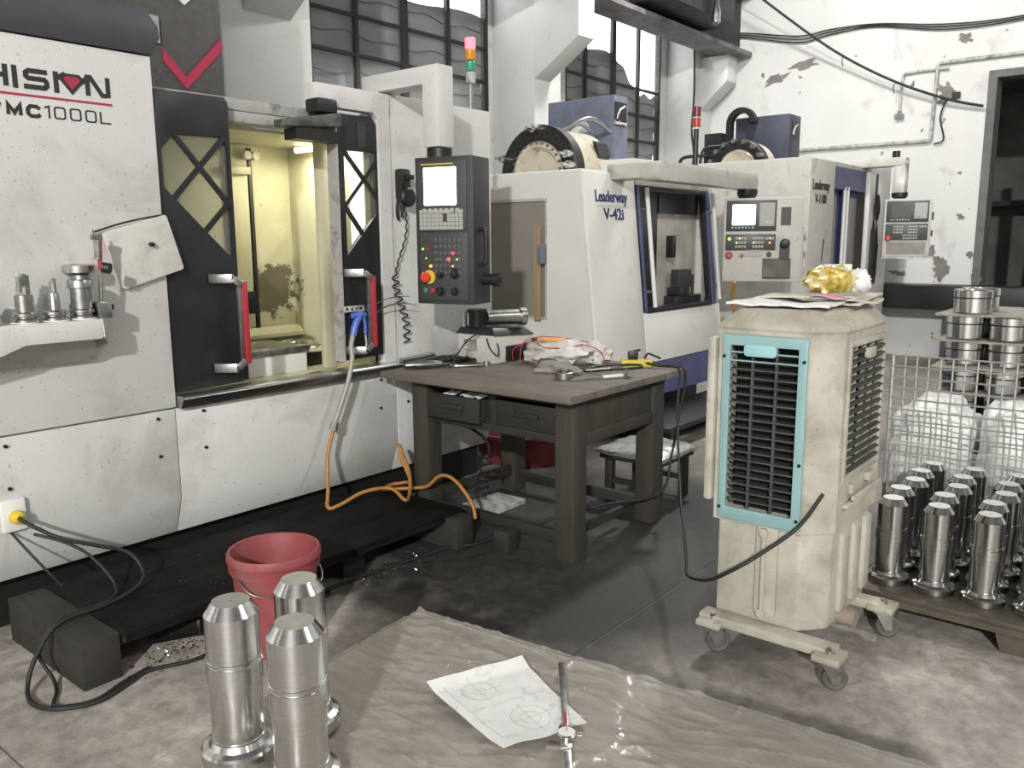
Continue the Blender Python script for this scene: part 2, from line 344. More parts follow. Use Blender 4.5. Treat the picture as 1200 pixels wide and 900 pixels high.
# pipes and wires on the back wall
X = 11.17
def wire(name, pts, r, mat, label, cat, sm=6, grp=None):
    return solo(name, MB().tube(pts, r, 6, sm), mat, label, cat, pts[0], grp)
wire('conduit', [(X, 4.9, 2.59), (X, 2.66, 2.59), (X, 2.64, 2.61), (X, 2.62, 3.45), (X, 2.6, 3.47), (X, 1.2, 3.47)], .022, m_conduit, 'pale painted conduit bent along the back wall beside the doorway', 'conduit', 0)
wire('bent_pipe', [(X, 2.5, 3.40), (X, 2.9, 3.40), (X, 3.0, 3.34), (X, 3.01, 2.95), (X, 3.01, 2.92)], .016, m_conduit, 'thin hook-shaped pipe ending in a dark fitting on the back wall', 'pipe', 4)
solo('pipe_fitting', MB().box(X-.03, X+.03, 2.96, 3.06, 2.88, 2.93).box(X-.02, X+.02, 2.99, 3.03, 2.93, 2.97), m_steel2, 'small dark fitting at the end of the hook-shaped wall pipe', 'fitting', (X, 3.01, 2.88))
for k in range(3):
    wire('wall_wire', [(X+.02, 5.45, 4.22-.02*k), (X, 5.0, 4.16-.03*k), (X, 4.3, 4.02-.04*k), (X, 3.9, 4.04-.03*k), (X, 3.35, 4.02-.015*k), (X, 2.6, 3.90-.03*k), (X, 1.9, 3.86-.02*k), (X, 1.0, 3.92-.02*k)], .008, m_rubber, 'thin dark wire sagging across the top of the back wall', 'wire', 6, 'wires along the back wall')
hc = [(10.4, 4.95, 4.75), (10.7, 4.4, 4.25), (10.95, 3.75, 3.72), (11.05, 3.1, 3.32), (11.1, 2.5, 3.05), (11.14, 2.1, 2.93)]
wire('hanging_cable', hc, .016, m_rubber, 'thick black cable slung from the crane down to the doorway', 'cable')
for q in ((10.98, 3.65, 3.60), (11.06, 3.05, 3.22)):
    solo('cable_tie', MB().tube([(q[0], q[1], q[2]+.07), (q[0]-.01, q[1]+.02, q[2]+.02), (q[0], q[1]+.01, q[2]-.06)], .006, 5, 4), m_rubber, 'loose black tie end dangling from the slung black cable', 'tie', q, 'tie ends on the slung cable')
solo('wall_socket', MB().box(11.15, 11.2, 2.36, 2.44, 3.05, 3.12).tube([(11.17, 2.5, 3.05), (11.16, 2.55, 2.85), (11.17, 2.5, 2.6), (11.17, 2.6, 2.55)], .01, 5), m_rubber, 'small dark wall socket with looped lead above a smoke stain', 'socket', (11.17, 2.4, 3.05))
wire('column_wire', [(10.6, 5.49, 3.95), (10.62, 5.48, 3.4), (10.58, 5.48, 2.9), (10.66, 5.48, 2.6), (10.6, 5.48, 2.3)], .012, m_rubber, 'frayed dark wire running down the corner column', 'wire')
# long dark steel bench along the back wall
bn = T('steel_bench', 'long dark steel bench standing against the back wall', 'bench', (10.7, 2.0, 0))
MB().box(10.65, 11.1, .9, 3.6, .62, .9).build('bench_top', m_dark, bn, bevel=.01)
for y in (1.0, 2.2, 3.5): MB().box(10.9, 11.05, y-.05, y+.05, 0, .62).build('leg', m_dark, bn)
# things in the dark store
for k, (x, y, hh, tt) in enumerate(((12.6, 1.6, 2.6, .05), (13.2, 1.75, 2.2, .04))):
    solo('store_post', MB().box(x-tt, x+tt, y-tt, y+tt, 0, hh), m_conduit, 'grey upright post standing inside the dark doorway', 'post', (x, y, 0), 'posts in the dark store')
lp = T('leaning_panel', 'dull grey panel leaning inside the dark doorway', 'panel', (13.4, 1.3, 0))
MB().hexa([(13.3, 1.05, 0), (13.3, 1.6, 0), (13.34, 1.6, 0), (13.34, 1.05, 0)], [(13.6, 1.05, 2.2), (13.6, 1.6, 2.2), (13.64, 1.6, 2.2), (13.64, 1.05, 2.2)]).build('board', M('dull_board', (.16, .155, .145), .7, var=.2, vscale=5), lp)
MB().box(13.27, 13.3, 1.3, 1.34, .0, .9).build('batten', m_conduit, lp)
sb = T('store_shelf', 'dark wall shelf inside the doorway', 'shelf', (14.6, 2.2, 1.9))
MB().box(14.3, 14.98, 1.4, 3.2, 1.9, 1.98).build('board', m_dark, sb)
for y in (1.5, 3.0): MB().box(14.4, 14.44, y, y+.04, 1.6, 1.9).build('bracket', m_dark, sb)
# high-bay lamps over the aisles; the third is an added, unseen fill
for i, (p, e, r) in enumerate(LAMPS):
    hb = T('bay_or_fill_lamp', ['aluminium high-bay lamp far from the machines, over the near aisle', 'aluminium high-bay lamp above the gap between the blue-striped machine and the far one', 'added fill lamp in an aluminium shade over the side aisle'][i], 'lamp', p)
    MB().lathe([(.3, .02), (.26, .12), (.12, .32), (.07, .42), (.06, .42), (.11, .3), (.24, .11), (.285, .02)], p, n=20, close=True).build('shade', m_stain, hb)
    MB().cyl((p[0], p[1], p[2]+.4), (p[0], p[1], 8.5), .015, 8).build('rod', m_conduit, hb)
# ================================================================ big machining centre on the left
m_cream = None
def chamber_mat():      # enamel of the work chamber with one oily rust patch of its own shape
    m, nt, b = nodes('chamber_enamel'); v = coords(nt); n = noise_n(nt, v, 3, 5); base = ramp(nt, n.outputs[0], [(.3, (.47, .45, .31, 1)), (.7, (.55, .53, .38, 1))])
    sep = nt.nodes.new('ShaderNodeVectorMath'); sep.operation = 'DISTANCE'; nt.links.new(v, sep.inputs[0]); sep.inputs[1].default_value = (2.80-2.5, 4.0-4.2, 1.19)
    n2 = noise_n(nt, v, 16, 6, .7); ad = nt.nodes.new('ShaderNodeMath'); ad.operation = 'MULTIPLY_ADD'; nt.links.new(n2.outputs[0], ad.inputs[0]); ad.inputs[1].default_value = .34; nt.links.new(sep.outputs['Value'], ad.inputs[2])
    r = ramp(nt, ad.outputs[0], [(.305, g(1)), (.325, g(0))]); c = mixc(nt, r.outputs[0], base.outputs[0], (.13, .115, .075, 1))
    n3 = noise_n(nt, v, 34, 3); r3 = ramp(nt, n3.outputs[0], [(.68, g(0)), (.72, g(.7))]); c = mixc(nt, r3.outputs[0], c, (.2, .18, .12, 1))
    nt.links.new(c, b.inputs['Base Color']); b.inputs['Roughness'].default_value = .4; return m
m_cream = chamber_mat()
m_dglass = GL('door_window', (.24, .24, .22), .78, .2)
m_beam = M('grimy_or_shaded_enamel', (.36, .355, .34), .5, var=.12, vscale=9, dirt=(.08, .08, .075), dscale=9, dlo=.52, dhi=.72)
m_track = M('greasy_track', (.10, .10, .098), .5, var=.4, vscale=14, dirt=(.03, .03, .03), dscale=12, dlo=.45, dhi=.65)
m_screen = EM('lit_screen', (.95, .98, 1), 4.5)
m_key = M('grey_keys', (.36, .36, .34), .5)
m_yel = M('yellow_plastic', (.62, .46, .03), .4)
m_bezel = M('bezel_charcoal', (.05, .052, .053), .45)
m_led = EM('red_led', (1, .05, .08), 3); m_ledg = EM('green_led', (.3, .9, .05), 2.0); m_ledy = EM('yellow_led', (.75, .6, .1), 1.0); m_ledo = EM('orange_led', (1, .35, .05), 1.5)

A = T('machining_center', 'big white machining centre with dark sliding doors standing open and lit chamber', 'machine', (2.5, 4.2, 0))
MB().box(-.6, 3.84, 3.42, 5.3, .0, .2).build('plinth', m_black, A)
def lowp(x0, x1): return MB().px([(3.30, .755), (3.30, .37), (3.36, .2), (3.6, .2), (3.6, .755)], x0, x1)
for x0, x1 in ((-.6, 1.789), (1.793, 3.058), (3.062, 3.86)): lowp(x0, x1).build('lower_panel', m_panel, A, bevel=.004)
MB().box(-.6, 1.797, 3.30, 3.42, .761, 2.175).build('front_panel', m_panel, A, bevel=.006)
MB().box(-.6, 1.78, 3.43, 5.2, .76, 2.3).build('rear_housing', m_darkgrey, A)
MB().py([(-.6, 2.179), (1.80, 2.179), (1.835, 2.25), (1.83, 2.29), (1.78, 2.352), (-.6, 2.352)], 3.285, 4.15).build('top_hood', M('hood_slate', (.05, .048, .058), .5, var=.1, vscale=8), A, bevel=.004)
cv = MB().box(2.18, 2.70, 4.2, 5.1, 2.1, 3.4).build('column_cover', M('cover_grey', (.075, .071, .07), .6, var=.15, vscale=20, dirt=(.04, .038, .038), dscale=8), A, bevel=.01)
ch = [(2.353, 2.425), (2.474, 2.30), (2.69, 2.525), (2.69, 2.46), (2.474, 2.237), (2.353, 2.36)]
MB().py(ch, 4.193, 4.2).build('chevron', m_crimson, cv)
MB().py([(2.43, 2.70), (2.49, 2.655), (2.56, 2.72), (2.60, 2.78), (2.43, 2.80)], 4.193, 4.2).build('emblem', m_white, cv)
MB().box(2.27, 2.335, 4.18, 4.2, 2.44, 2.57).build('name_plate', m_stain, cv)
MB().box(2.52, 2.56, 4.17, 4.2, 2.14, 2.19).build('clip', m_white, cv)
# frame round the doors
MB().box(1.80, 2.99, 3.36, 3.46, 1.972, 2.02).box(1.80, 2.99, 3.38, 3.46, 2.025, 2.078).build('top_beam', m_beam, A, bevel=.006)
MB().py([(2.985, .80), (3.86, .80), (3.86, 2.19), (2.60, 2.19), (2.60, 2.085), (2.96, 2.085), (2.985, 2.06)], 3.30, 3.36).build('right_frame', m_panel, A, bevel=.006)
MB().box(3.062, 3.85, 3.365, 4.9, .76, 2.185).build('side_cabinet', m_panel, A, bevel=.006)
MB().box(3.062, 3.066, 3.297, 3.302, .81, 2.17).build('frame_seam', m_beam, A)
sl = MB().px([(3.36, .812), (3.255, .812), (3.245, .80), (3.27, .757), (3.36, .757)], 1.80, 3.065).build('sill', m_stain, A, bevel=.003)
MB().cyl((3.06, 3.26, .82), (3.30, 3.26, .83), .014, 8).build('sill_rod', m_stain, sl)
# work chamber
cb = MB().box(1.83, 2.94, 4.0, 4.04, .78, 1.99).build('chamber_back', m_cream, A)
MB().box(2.94, 2.975, 3.365, 4.0, .78, 1.99).build('chamber_side', m_cream, A)
MB().box(1.805, 1.83, 3.46, 4.0, .78, 1.99).build('chamber_side', m_cream, A)
MB().box(1.83, 2.94, 3.46, 4.0, 1.955, 1.97).build('chamber_roof', m_cream, A)
MB().box(1.83, 2.94, 3.37, 4.0, .76, .80).build('chamber_floor', m_cream, A)
MB().box(2.73, 2.80, 3.47, 3.51, .80, 1.95).build('chamber_post', m_cream, A, bevel=.005)
MB().px([(3.99, .985), (3.96, .985), (3.92, .95), (3.92, .93), (3.99, .93)], 1.83, 2.935).build('ledge', m_cream, A)
MB().box(2.53, 2.66, 3.975, 4.0, .99, 1.955).build('cover_strip', m_cream, A, bevel=.004)
MB().box(2.665, 2.685, 3.97, 4.0, .95, 1.94).build('cover_gap', m_dark, A)
MB().box(2.50, 2.66, 3.94, 3.975, 1.80, 1.84).build('cross_strip', m_cream, A, bevel=.004)
for x in (2.64, 2.69): MB().cyl((x, 3.93, 1.90), (x, 3.97, 1.90), .022, 12).build('roller', m_white, A)
wt = MB().box(2.28, 2.63, 3.5, 3.85, .78, .895).build('machine_table', m_panel2, A, bevel=.004)
MB().box(2.26, 2.64, 3.49, 3.86, .895, .93).build('table_plate', m_steel2, wt, bevel=.003)
MB().box(2.2, 2.285, 3.5, 3.8, .78, .9).build('table_side', m_dark, wt)
MB().box(2.64, 2.93, 3.6, 3.63, .80, .87).build('dark_recess_panel', m_black, A)  # solid black panel standing where the chamber has a black recess
MB().box(2.64, 2.93, 3.62, 3.99, .85, .875).build('tray', m_cream, A)
MB().box(2.325, 2.42, 3.6, 3.7, 1.1, 1.21).box(2.30, 2.335, 3.62, 3.66, .93, 1.25).build('probe_box', m_dark, A, bevel=.005)
sw = MB()
for k in range(260):
    a = random.random(); x = 2.66+.25*random.random(); y = 3.66+.3*random.random(); z = .878+.05*max(0, 1-abs(x-2.78)/.14)*random.random()
    d = Vector((random.uniform(-1, 1), random.uniform(-1, 1), random.uniform(-.3, .8)))*.012
    p = Vector((x, y, z)); e = d.orthogonal().normalized()*.003
    sw.add([p-d-e, p-d+e, p+d+e, p+d-e], [(0, 1, 2, 3)])
sw.blob((2.79, 3.82, .875), (.12, .12, .045), .4, 4, 8, 3, 0)
sw.build('swarf', m_steel2, A, smooth=False, kind='stuff')
# chamber lamp
lt = MB().cyl((2.85, 3.46, 1.93), (2.85, 3.8, 1.93), .016, 10).build('chamber_lamp', EM('warm_tube', (1, .95, .72), 5), A)
ld = bpy.data.lights.new('chamber_light', 'AREA'); ld.shape = 'RECTANGLE'; ld.size = .05; ld.size_y = .32; ld.energy = 5; ld.color = (1, .95, .70)
lo = bpy.data.objects.new('chamber_light', ld); lo.location = (2.84-2.5, 3.62-4.2, 1.905); lo.parent = lt; COL.objects.link(lo)
MB().box(2.926, 2.94, 3.37, 3.47, 1.42, 1.93).build('lamp_panel', EM('lamp_panel_white', (1, .98, .86), 1.8), A, bevel=.004)
# doors
def door(out, win, bars, y):
    d = MB().py(out, y, y+.03, [win]).build('door', m_dark, A, bevel=.004)
    MB().py(win, y+.012, y+.016).build('pane', m_dglass, d)
    for i, (a, b) in enumerate(bars): MB().bar((a[0], y+.006+.0012*i, a[1]), (b[0], y+.006+.0012*i, b[1]), .02, .014, (0, 1, 0)).build('bar', m_dark, d)
    return d
dl = door([(1.802, 2.058), (2.122, 2.062), (2.139, 2.04), (2.139, .826), (1.802, .818)], [(1.881, 1.887), (2.104, 1.893), (2.122, 1.856), (2.117, 1.378), (1.822, 1.675), (1.822, 1.827)],
          [((1.881, 1.887), (2.119, 1.61)), ((2.110, 1.893), (1.822, 1.575+.01)), ((2.119, 1.618), (1.998, 1.497))], 3.312)
dr = door([(2.712, 2.06), (2.955, 2.066), (2.984, 2.03), (2.984, .858), (2.712, .85)], [(2.767, 1.89), (2.972, 1.895), (2.972, 1.59), (2.768, 1.382)],
          [((2.770, 1.887), (2.972, 1.672)), ((2.972, 1.845), (2.768, 1.628)), ((2.768, 1.62), (2.872, 1.490))], 3.312)
MB().box(2.857, 2.906, 3.308, 3.313, 1.915, 2.035).build('label_plate', m_darkgrey, dr)
MB().box(2.700, 2.712, 3.29, 3.36, .85, 2.06).build('door_edge', m_beam, dr)
for d, x, sgn in ((dl, 2.085, 1), (dr, 2.825, 1)):
    MB().bar((x-.09, 3.31, 1.295), (x-.03, 3.225, 1.295), .025, .04).bar((x-.09, 3.31, .905), (x-.03, 3.225, .905), .025, .04).bar((x-.03, 3.225, 1.295), (x+.002, 3.215, 1.265), .02, .03).bar((x-.03, 3.225, .905), (x+.002, 3.215, .935), .02, .03).box(x-.016, x+.003, 3.215, 3.235, .92, 1.28).build('handle_bracket', m_stain, d, bevel=.003)
    MB().box(x+.004, x+.028, 3.205, 3.23, .92, 1.28).build('handle_grip', m_red, d, bevel=.004)
    MB().box(x+.002, x+.026, 3.231, 3.237, .915, 1.285).build('handle_backing', m_white, d)
# tracks and motor above the opening
tk = MB().hexa([(2.40, 3.25, 1.965), (2.71, 3.25, 1.99), (2.71, 3.36, 1.99), (2.40, 3.36, 1.965)], [(2.40, 3.25, 2.0), (2.71, 3.25, 2.055), (2.71, 3.36, 2.055), (2.40, 3.36, 2.0)]).build('door_track', m_track, A, bevel=.006)
MB().box(2.45, 2.71, 3.26, 3.35, 1.915, 1.965).build('track_block', m_black, tk)  # solid black block under the door track
MB().box(2.58, 2.70, 3.26, 3.36, 2.05, 2.115).build('track_motor', m_dark, tk, bevel=.012)
# bolts
for x, z in ((1.128, .723), (1.127, .563), (1.71, .725), (1.708, .565), (1.917, .728), (1.917, .564), (2.939, .576), (2.946, .727), (3.139, .582)):
    MB().cyl((x, 3.292, z), (x, 3.302, z), .007, 10).build('bolt', m_black, A)
MB().box(1.085, 1.168, 3.28, 3.30, .405, .525).build('socket_plate', m_white, A, bevel=.004)
# lettering on the front panel: stroked letters
def stroke(pts, wd, y=3.2985):
    mb = MB(); n = len(pts); L = []; Rr = []
    for i, p in enumerate(pts):
        p = Vector(p); d0 = (p-Vector(pts[i-1])).normalized() if i else None; d1 = (Vector(pts[i+1])-p).normalized() if i < n-1 else None
        a = d0 or d1; b = d1 or d0; n0 = Vector((-a.y, a.x)); n1 = Vector((-b.y, b.x)); mm = (n0+n1).normalized(); k = wd/2/max(.45, mm.dot(n0))
        L.append(p+mm*k); Rr.append(p-mm*k)
    global _k; _k += 1; y -= .00012*(_k % 9)
    return mb.py([tuple(v) for v in L+Rr[::-1]], y, y+.003)
_k = 0
def loop0(x):
    global _k; _k += 1
    return MB().py(rrect(x, x+.042, 1.897, 1.942, .01, 3), 3.2985, 3.3015, [rrect(x+.0058, x+.0362, 1.9028, 1.9362, .006, 3)])
z0, z1 = 1.997, 2.062
for s in ([(1.258, z0-.003), (1.258, z1+.005)], [(1.215, z0-.003), (1.215, z1+.005)], [(1.215, 2.031), (1.258, 2.031)], [(1.288, z0-.006), (1.288, z1+.006)],
          [(1.398, z1-.006), (1.335, z1-.006), (1.325, z1-.014), (1.325, 2.036), (1.333, 2.03), (1.387, 2.03), (1.394, 2.022), (1.394, z0+.012), (1.386, z0+.004), (1.316, z0+.004)],
          [(1.427, z0-.006), (1.427, z1+.004)], [(1.431, 2.044), (1.462, 2.062)], [(1.54, z0-.002), (1.54, z1+.004)], [(1.533, z1), (1.552, z1), (1.593, z0+.004), (1.612, z0+.004)], [(1.616, z0-.002), (1.616, z1+.006)],
          [(1.515, 2.036), (1.545, 2.062)]):
    stroke(s, .017).build('lettering', m_ink, A)
MB().py([(1.452, 2.064), (1.512, 2.064), (1.53, 2.044), (1.482, 1.99), (1.437, 2.044)], 3.2970, 3.302).build('emblem_diamond', m_ink, A)
MB().py([(1.462, 2.054), (1.503, 2.054), (1.513, 2.043), (1.482, 2.008), (1.453, 2.043)], 3.2955, 3.299).build('emblem_core', m_crimson, A)
MB().box(1.10, 1.627, 3.298, 3.301, 1.966, 1.974).build('underline', m_crimson, A)
for s in ([(1.256, 1.898), (1.256, 1.934), (1.276, 1.905), (1.296, 1.934), (1.296, 1.898)], [(1.362, 1.926), (1.352, 1.934), (1.33, 1.934), (1.321, 1.924), (1.321, 1.908), (1.33, 1.9), (1.352, 1.9), (1.362, 1.907)], [(1.196, 1.936), (1.213, 1.898), (1.23, 1.936)]):
    stroke(s, .013).build('lettering', m_ink, A)
for s in ([(1.378, 1.934), (1.393, 1.94), (1.393, 1.897)], [(1.579, 1.94), (1.579, 1.9), (1.617, 1.9)]):
    stroke(s, .0055).build('lettering', m_ink, A)
for x in (1.41, 1.466, 1.522): loop0(x).build('lettering', m_ink, A)
# swing arm and control pendant
arm = MB().px([(3.45, 2.185), (3.33, 2.185), (3.33, 2.197), (3.012, 2.197), (3.012, 1.9), (2.905, 1.9), (2.905, 2.283), (3.45, 2.283)], 3.015, 3.125).build('swing_arm', m_panel, A, bevel=.007)
MB().lathe([(.062, 0), (.062, .045), (.05, .05)], (3.07, 2.955, 1.85)).build('arm_collar', m_black, arm)
P = face_m((3.1, 2.9, 1.495), R(194))
def pb(x0, x1, y0, y1, z0, z1, mb=None): return (mb or MB(P)).box(x0, x1, y0, y1, z0, z1)
pn = pb(-.16, .16, -.355, .355, -.09, .09).build('control_pendant', m_darkgrey, A, bevel=.006)
pb(-.135, .128, .01, .335, .088, .098).build('bezel', m_bezel, pn, bevel=.004)
pb(-.135, .128, -.335, -.005, .088, .096).build('bezel', m_bezel, pn, bevel=.004)
MB(P).plate(rrect(-.105, .075, .125, .305, .008), lambda a, b, d: (a, b, d), .098, .1005).build('screen', m_screen, pn)
pb(-.12, .06, .317, .323, .098, .0995).build('brand_strip', m_yel, pn)
k1 = MB(P)
for i in range(7): k1.box(-.115+i*.031, -.094+i*.031, .087, .11, .097, .103)
k1.build('soft_keys', m_key, pn, bevel=.002, kind='stuff')
k2 = MB(P)
for j in range(5):
    for i in range(11):
        if (i, j) in ((6, 2), (6, 3), (8, 4)): continue
        k2.box(-.132+i*.0222, -.112+i*.0222, -.022+j*.0195+.03, -.004+j*.0195+.03, .097, .102)
k2.build('keypad', m_key, pn, kind='stuff')
k3 = MB(P)
for j in range(6):
    for i in range(6): k3.box(-.05+i*.026, -.034+i*.026, -.05-j*.031, -.034-j*.031, .095, .101)
k3.build('mode_keys', M('dark_keys', (.10, .10, .10), .5), pn, kind='stuff')
for x, y, mm, r in ((.052, -.105, m_led, .007), (.028, -.135, m_led, .009), (-.03, -.135, m_crimson, .006), (-.075, -.168, m_ledo, .008), (-.1, -.13, m_ledy, .004), (.075, -.135, m_ledy, .005), (.05, -.168, m_ledy, .005), (-.118, -.085, m_ledg, .005), (-.085, -.085, m_crimson, .008)):
    MB(P).cyl((x, y, .094), (x, y, .102), r, 10).build('indicator', mm, pn)
MB(P).lathe([(.034, 0), (.034, .006), (.02, .008)], (-.085, -.222, .096)).build('stop_ring', m_yel, pn)
MB(P).lathe([(.014, 0), (.014, .016), (.025, .02), (.025, .032), (.018, .038)], (-.092, -.222, .1)).build('stop_button', M('stop_red', (.62, .05, .03), .35), pn)
for x, y, r in ((-.022, -.21, .017), (.058, -.205, .021), (-.022, -.292, .019), (.058, -.292, .017)):
    MB(P).lathe([(r*1.3, 0), (r*1.3, .004), (r*.8, .004), (r*.7, .022), (r*.3, .024)], (x, y, .096), n=16).build('knob', m_black, pn)
for x, mm in ((-.105, M('key_green', (.05, .22, .1), .4)), (-.068, M('key_red', (.4, .03, .04), .4))): pb(x-.011, x+.011, -.3, -.278, .096, .103).build('push_key', mm, pn, bevel=.002)
MB(P).tube([(.158, .005, .035), (.19, .01, .035), (.2, -.02, .035), (.2, -.13, .035), (.19, -.16, .035), (.158, -.155, .035)], .011, 8, 4).build('side_handle', m_black, pn)
MB(P).lathe([(.03, 0), (.03, .06), (.036, .065), (.036, .09), (.02, .095)], (.155, -.235, -.02), (Vector((0, 1, 0)), Vector((0, 0, 1)), Vector((1, 0, 0))), 14).build('connector', m_black, pn)
# signal tower
tw = MB().cyl((3.862, 3.45, 2.185), (3.862, 3.45, 2.37), .013, 10).build('signal_tower', m_stain, A)
for zz, hh, mm in ((2.365, .065, m_conduit), (2.435, .055, M('lens_green', (.05, .3, .17), .25)), (2.495, .06, M('lens_amber', (.65, .27, .02), .25)), (2.56, .06, EM('lens_red_lit', (1, .07, .09), 6))):
    MB().lathe([(.028, 0), (.03, .004), (.03, hh-.006), (.026, hh)], (3.862, 3.45, zz), n=16).build('lens', mm, tw)
# tool shelf on the front panel
shelf = MB().py([(.9, 1.172), (.9, 1.035), (1.09, 1.066), (1.175, 1.098), (1.44, 1.098), (1.445, 1.105), (1.445, 1.172)], 3.14, 3.16).build('tool_shelf', m_panel, A, bevel=.003)
MB().pz([(.9, 3.16), (1.442, 3.16), (1.53, 3.30), (.9, 3.30)], 1.12, 1.17).build('shelf_plate', m_panel, shelf)
MB().hexa([(.9, 3.16, 1.10), (1.42, 3.16, 1.10), (1.42, 3.3, 1.10), (.9, 3.3, 1.10)][::-1], [(.9, 3.27, 1.005), (1.47, 3.27, 1.005), (1.47, 3.3, 1.005), (.9, 3.3, 1.005)][::-1]).build('shelf_underside', m_beam, shelf)  # greyer enamel puts the shade of the down-facing side into the colour
MB().hexa([(1.445, 3.145, 1.105), (1.45, 3.14, 1.105), (1.535, 3.30, 1.06), (1.53, 3.30, 1.06)], [(1.44, 3.145, 1.172), (1.446, 3.14, 1.172), (1.535, 3.30, 1.172), (1.53, 3.30, 1.172)]).build('shelf_end', m_panel, shelf)
for x in (1.20, 1.305, 1.405): MB().lathe([(.03, 0), (.046, 0), (.046, .004), (.03, .004)], (x, 3.20, 1.172), n=20, close=True).build('shelf_ring', m_white, shelf)
# ================================================================ machine with the slanted front (V-42i)
m_mist = M('misty_grey', (.30, .285, .26), .55, var=.35, vscale=3, dirt=(.13, .12, .105), dscale=2.5, dlo=.45, dhi=.75)
m_smoke = GL('smoky_window', (.27, .25, .22), .12, .28, dirt=4)
m_ply = WOOD('raw_board', (.25, .17, .09), (.42, .31, .18), (8, 8, .6))
m_cream2 = M('drum_cream', (.55, .50, .40), .45, var=.1, vscale=6, dirt=(.2, .18, .14), dscale=7)
B = T('machining_center', 'white machining centre with slanted front and blue lower stripe behind the wooden table', 'machine', (6.0, 4.1, 0))
yf = lambda z: 3.25+(z-.62)*.108
MB().box(5.0, 6.9, 3.45, 4.9, 0, .24).build('plinth', m_black, B)
MB().px([(yf(.5)+.02, .5), (yf(1.93)+.02, 1.93), (4.9, 1.93), (4.9, .5)], 4.951, 4.985, [[(3.70, .865), (3.70, 1.75), (4.75, 1.75), (4.75, .865)]]).build('side_panel', m_panel2, B)
MB().px([(yf(.24)+.02, .24), (yf(.5)+.005, .5), (4.9, .5), (4.9, .24)], 4.953, 4.985).build('side_skirt', m_blue, B)
MB().px(rect(3.69, 4.76, .855, 1.76), 4.955, 4.975, [rect(3.72, 4.73, .885, 1.73)]).build('side_window_frame', m_panel3, B)
MB().px(rect(3.70, 4.75, .865, 1.75), 4.972, 4.978).build('side_window', m_smoke, B)
MB().box(5.2, 5.25, 3.6, 4.85, .5, 1.9).build('inner_wall', m_mist, B)
def fplate(x0, x1, za, zb, holes=(), th=.04): return MB().plate(rect(x0, x1, za, zb), lambda a, b, d: (a, yf(b)+d, b), 0, th, holes)
fplate(4.948, 5.64, .5, 1.932).build('front_panel', m_panel2, B, bevel=.016)
fplate(5.644, 6.95, .5, .89).build('front_panel', m_panel2, B, bevel=.008)
fplate(4.95, 6.95, .24, .497, th=.05).build('blue_stripe', m_blue, B)
fplate(6.86, 6.95, .893, 1.93).build('front_post', m_panel3, B, bevel=.008)
fplate(5.644, 6.86, 1.86, 1.96).build('door_header', m_panel3, B)
MB().box(6.91, 6.95, 3.46, 4.9, .3, 1.93).build('side_panel', m_panel2, B)
MB().plate(rect(5.65, 6.86, .89, 1.86), lambda a, b, d: (a, yf(b)+d, b), -.01, .05, [rrect(5.69, 6.775, .915, 1.82, .06)]).build('door_frame', m_dark, B, bevel=.004)
fplate(6.785, 6.862, .90, 1.85, th=-.016).build('door_edge', m_blue, B, bevel=.006)
fplate(5.646, 5.672, .90, 1.85, th=-.016).build('door_edge', m_blue, B, bevel=.004)
fplate(5.69, 6.80, .88, .915, th=.12).build('door_sill', m_dark, B)
for x in (5.735, 6.86):
    o = MB().tube([(x, yf(.93)-.045, .93), (x, yf(1.84)-.045, 1.84)], .018, 8, 0).build('door_handle', m_white, B)
    MB().cyl((x, yf(1.68)-.045, 1.68), (x-.06, yf(1.68)+.01, 1.68), .01, 8).cyl((x, yf(1.05)-.045, 1.05), (x-.06, yf(1.05)+.01, 1.05), .01, 8).build('handle_stud', m_steel2, o)
MB().box(5.3, 6.9, 4.25, 4.3, .5, 1.9).build('chamber_back', m_mist, B)
MB().box(5.3, 6.85, 3.5, 4.25, .78, .84).build('chamber_floor', m_darkgrey, B)
MB().box(6.2, 6.89, 3.50, 3.52, .86, 1.66).build('splash_window', M('frosted_guard', (.42, .40, .36), .5, var=.25, vscale=4, dirt=(.2, .19, .17), dscale=3), B)
MB().box(5.66, 6.2, 3.50, 3.52, .86, 1.86).box(6.2, 6.89, 3.49, 3.52, 1.66, 1.86).build('inner_guard', m_dark, B)
v = MB().box(6.3, 6.75, 3.36, 3.48, .84, .98).box(6.35, 6.5, 3.34, 3.48, .98, 1.05).build('vise', m_dark, B, bevel=.008)
MB().box(6.34, 6.56, 3.36, 3.44, 1.05, 1.2).build('jaw', m_darkgrey, v, bevel=.005)
MB().cyl((6.66, 3.40, .84), (6.66, 3.40, 1.15), .012, 8).build('rod', m_black, v)
MB().box(6.26, 6.31, 3.38, 3.45, 1.3, 1.48).build('air_nozzle', m_black, B, bevel=.006)
MB().box(4.98, 6.95, yf(1.93)+.03, 4.9, 1.9, 1.945).build('roof', m_panel2, B, bevel=.012)
MB().box(5.64, 6.98, 3.40, 4.1, 1.945, 2.06).build('roof_step', m_panel2, B, bevel=.012)
br = MB().px(rect(3.735, 3.785, .87, 1.55), 4.90, 4.92).build('leaning_board', m_ply, B)
MB().box(4.885, 4.95, 3.705, 3.74, 1.28, 1.42).build('hinge', m_bluegrey, B, bevel=.003)
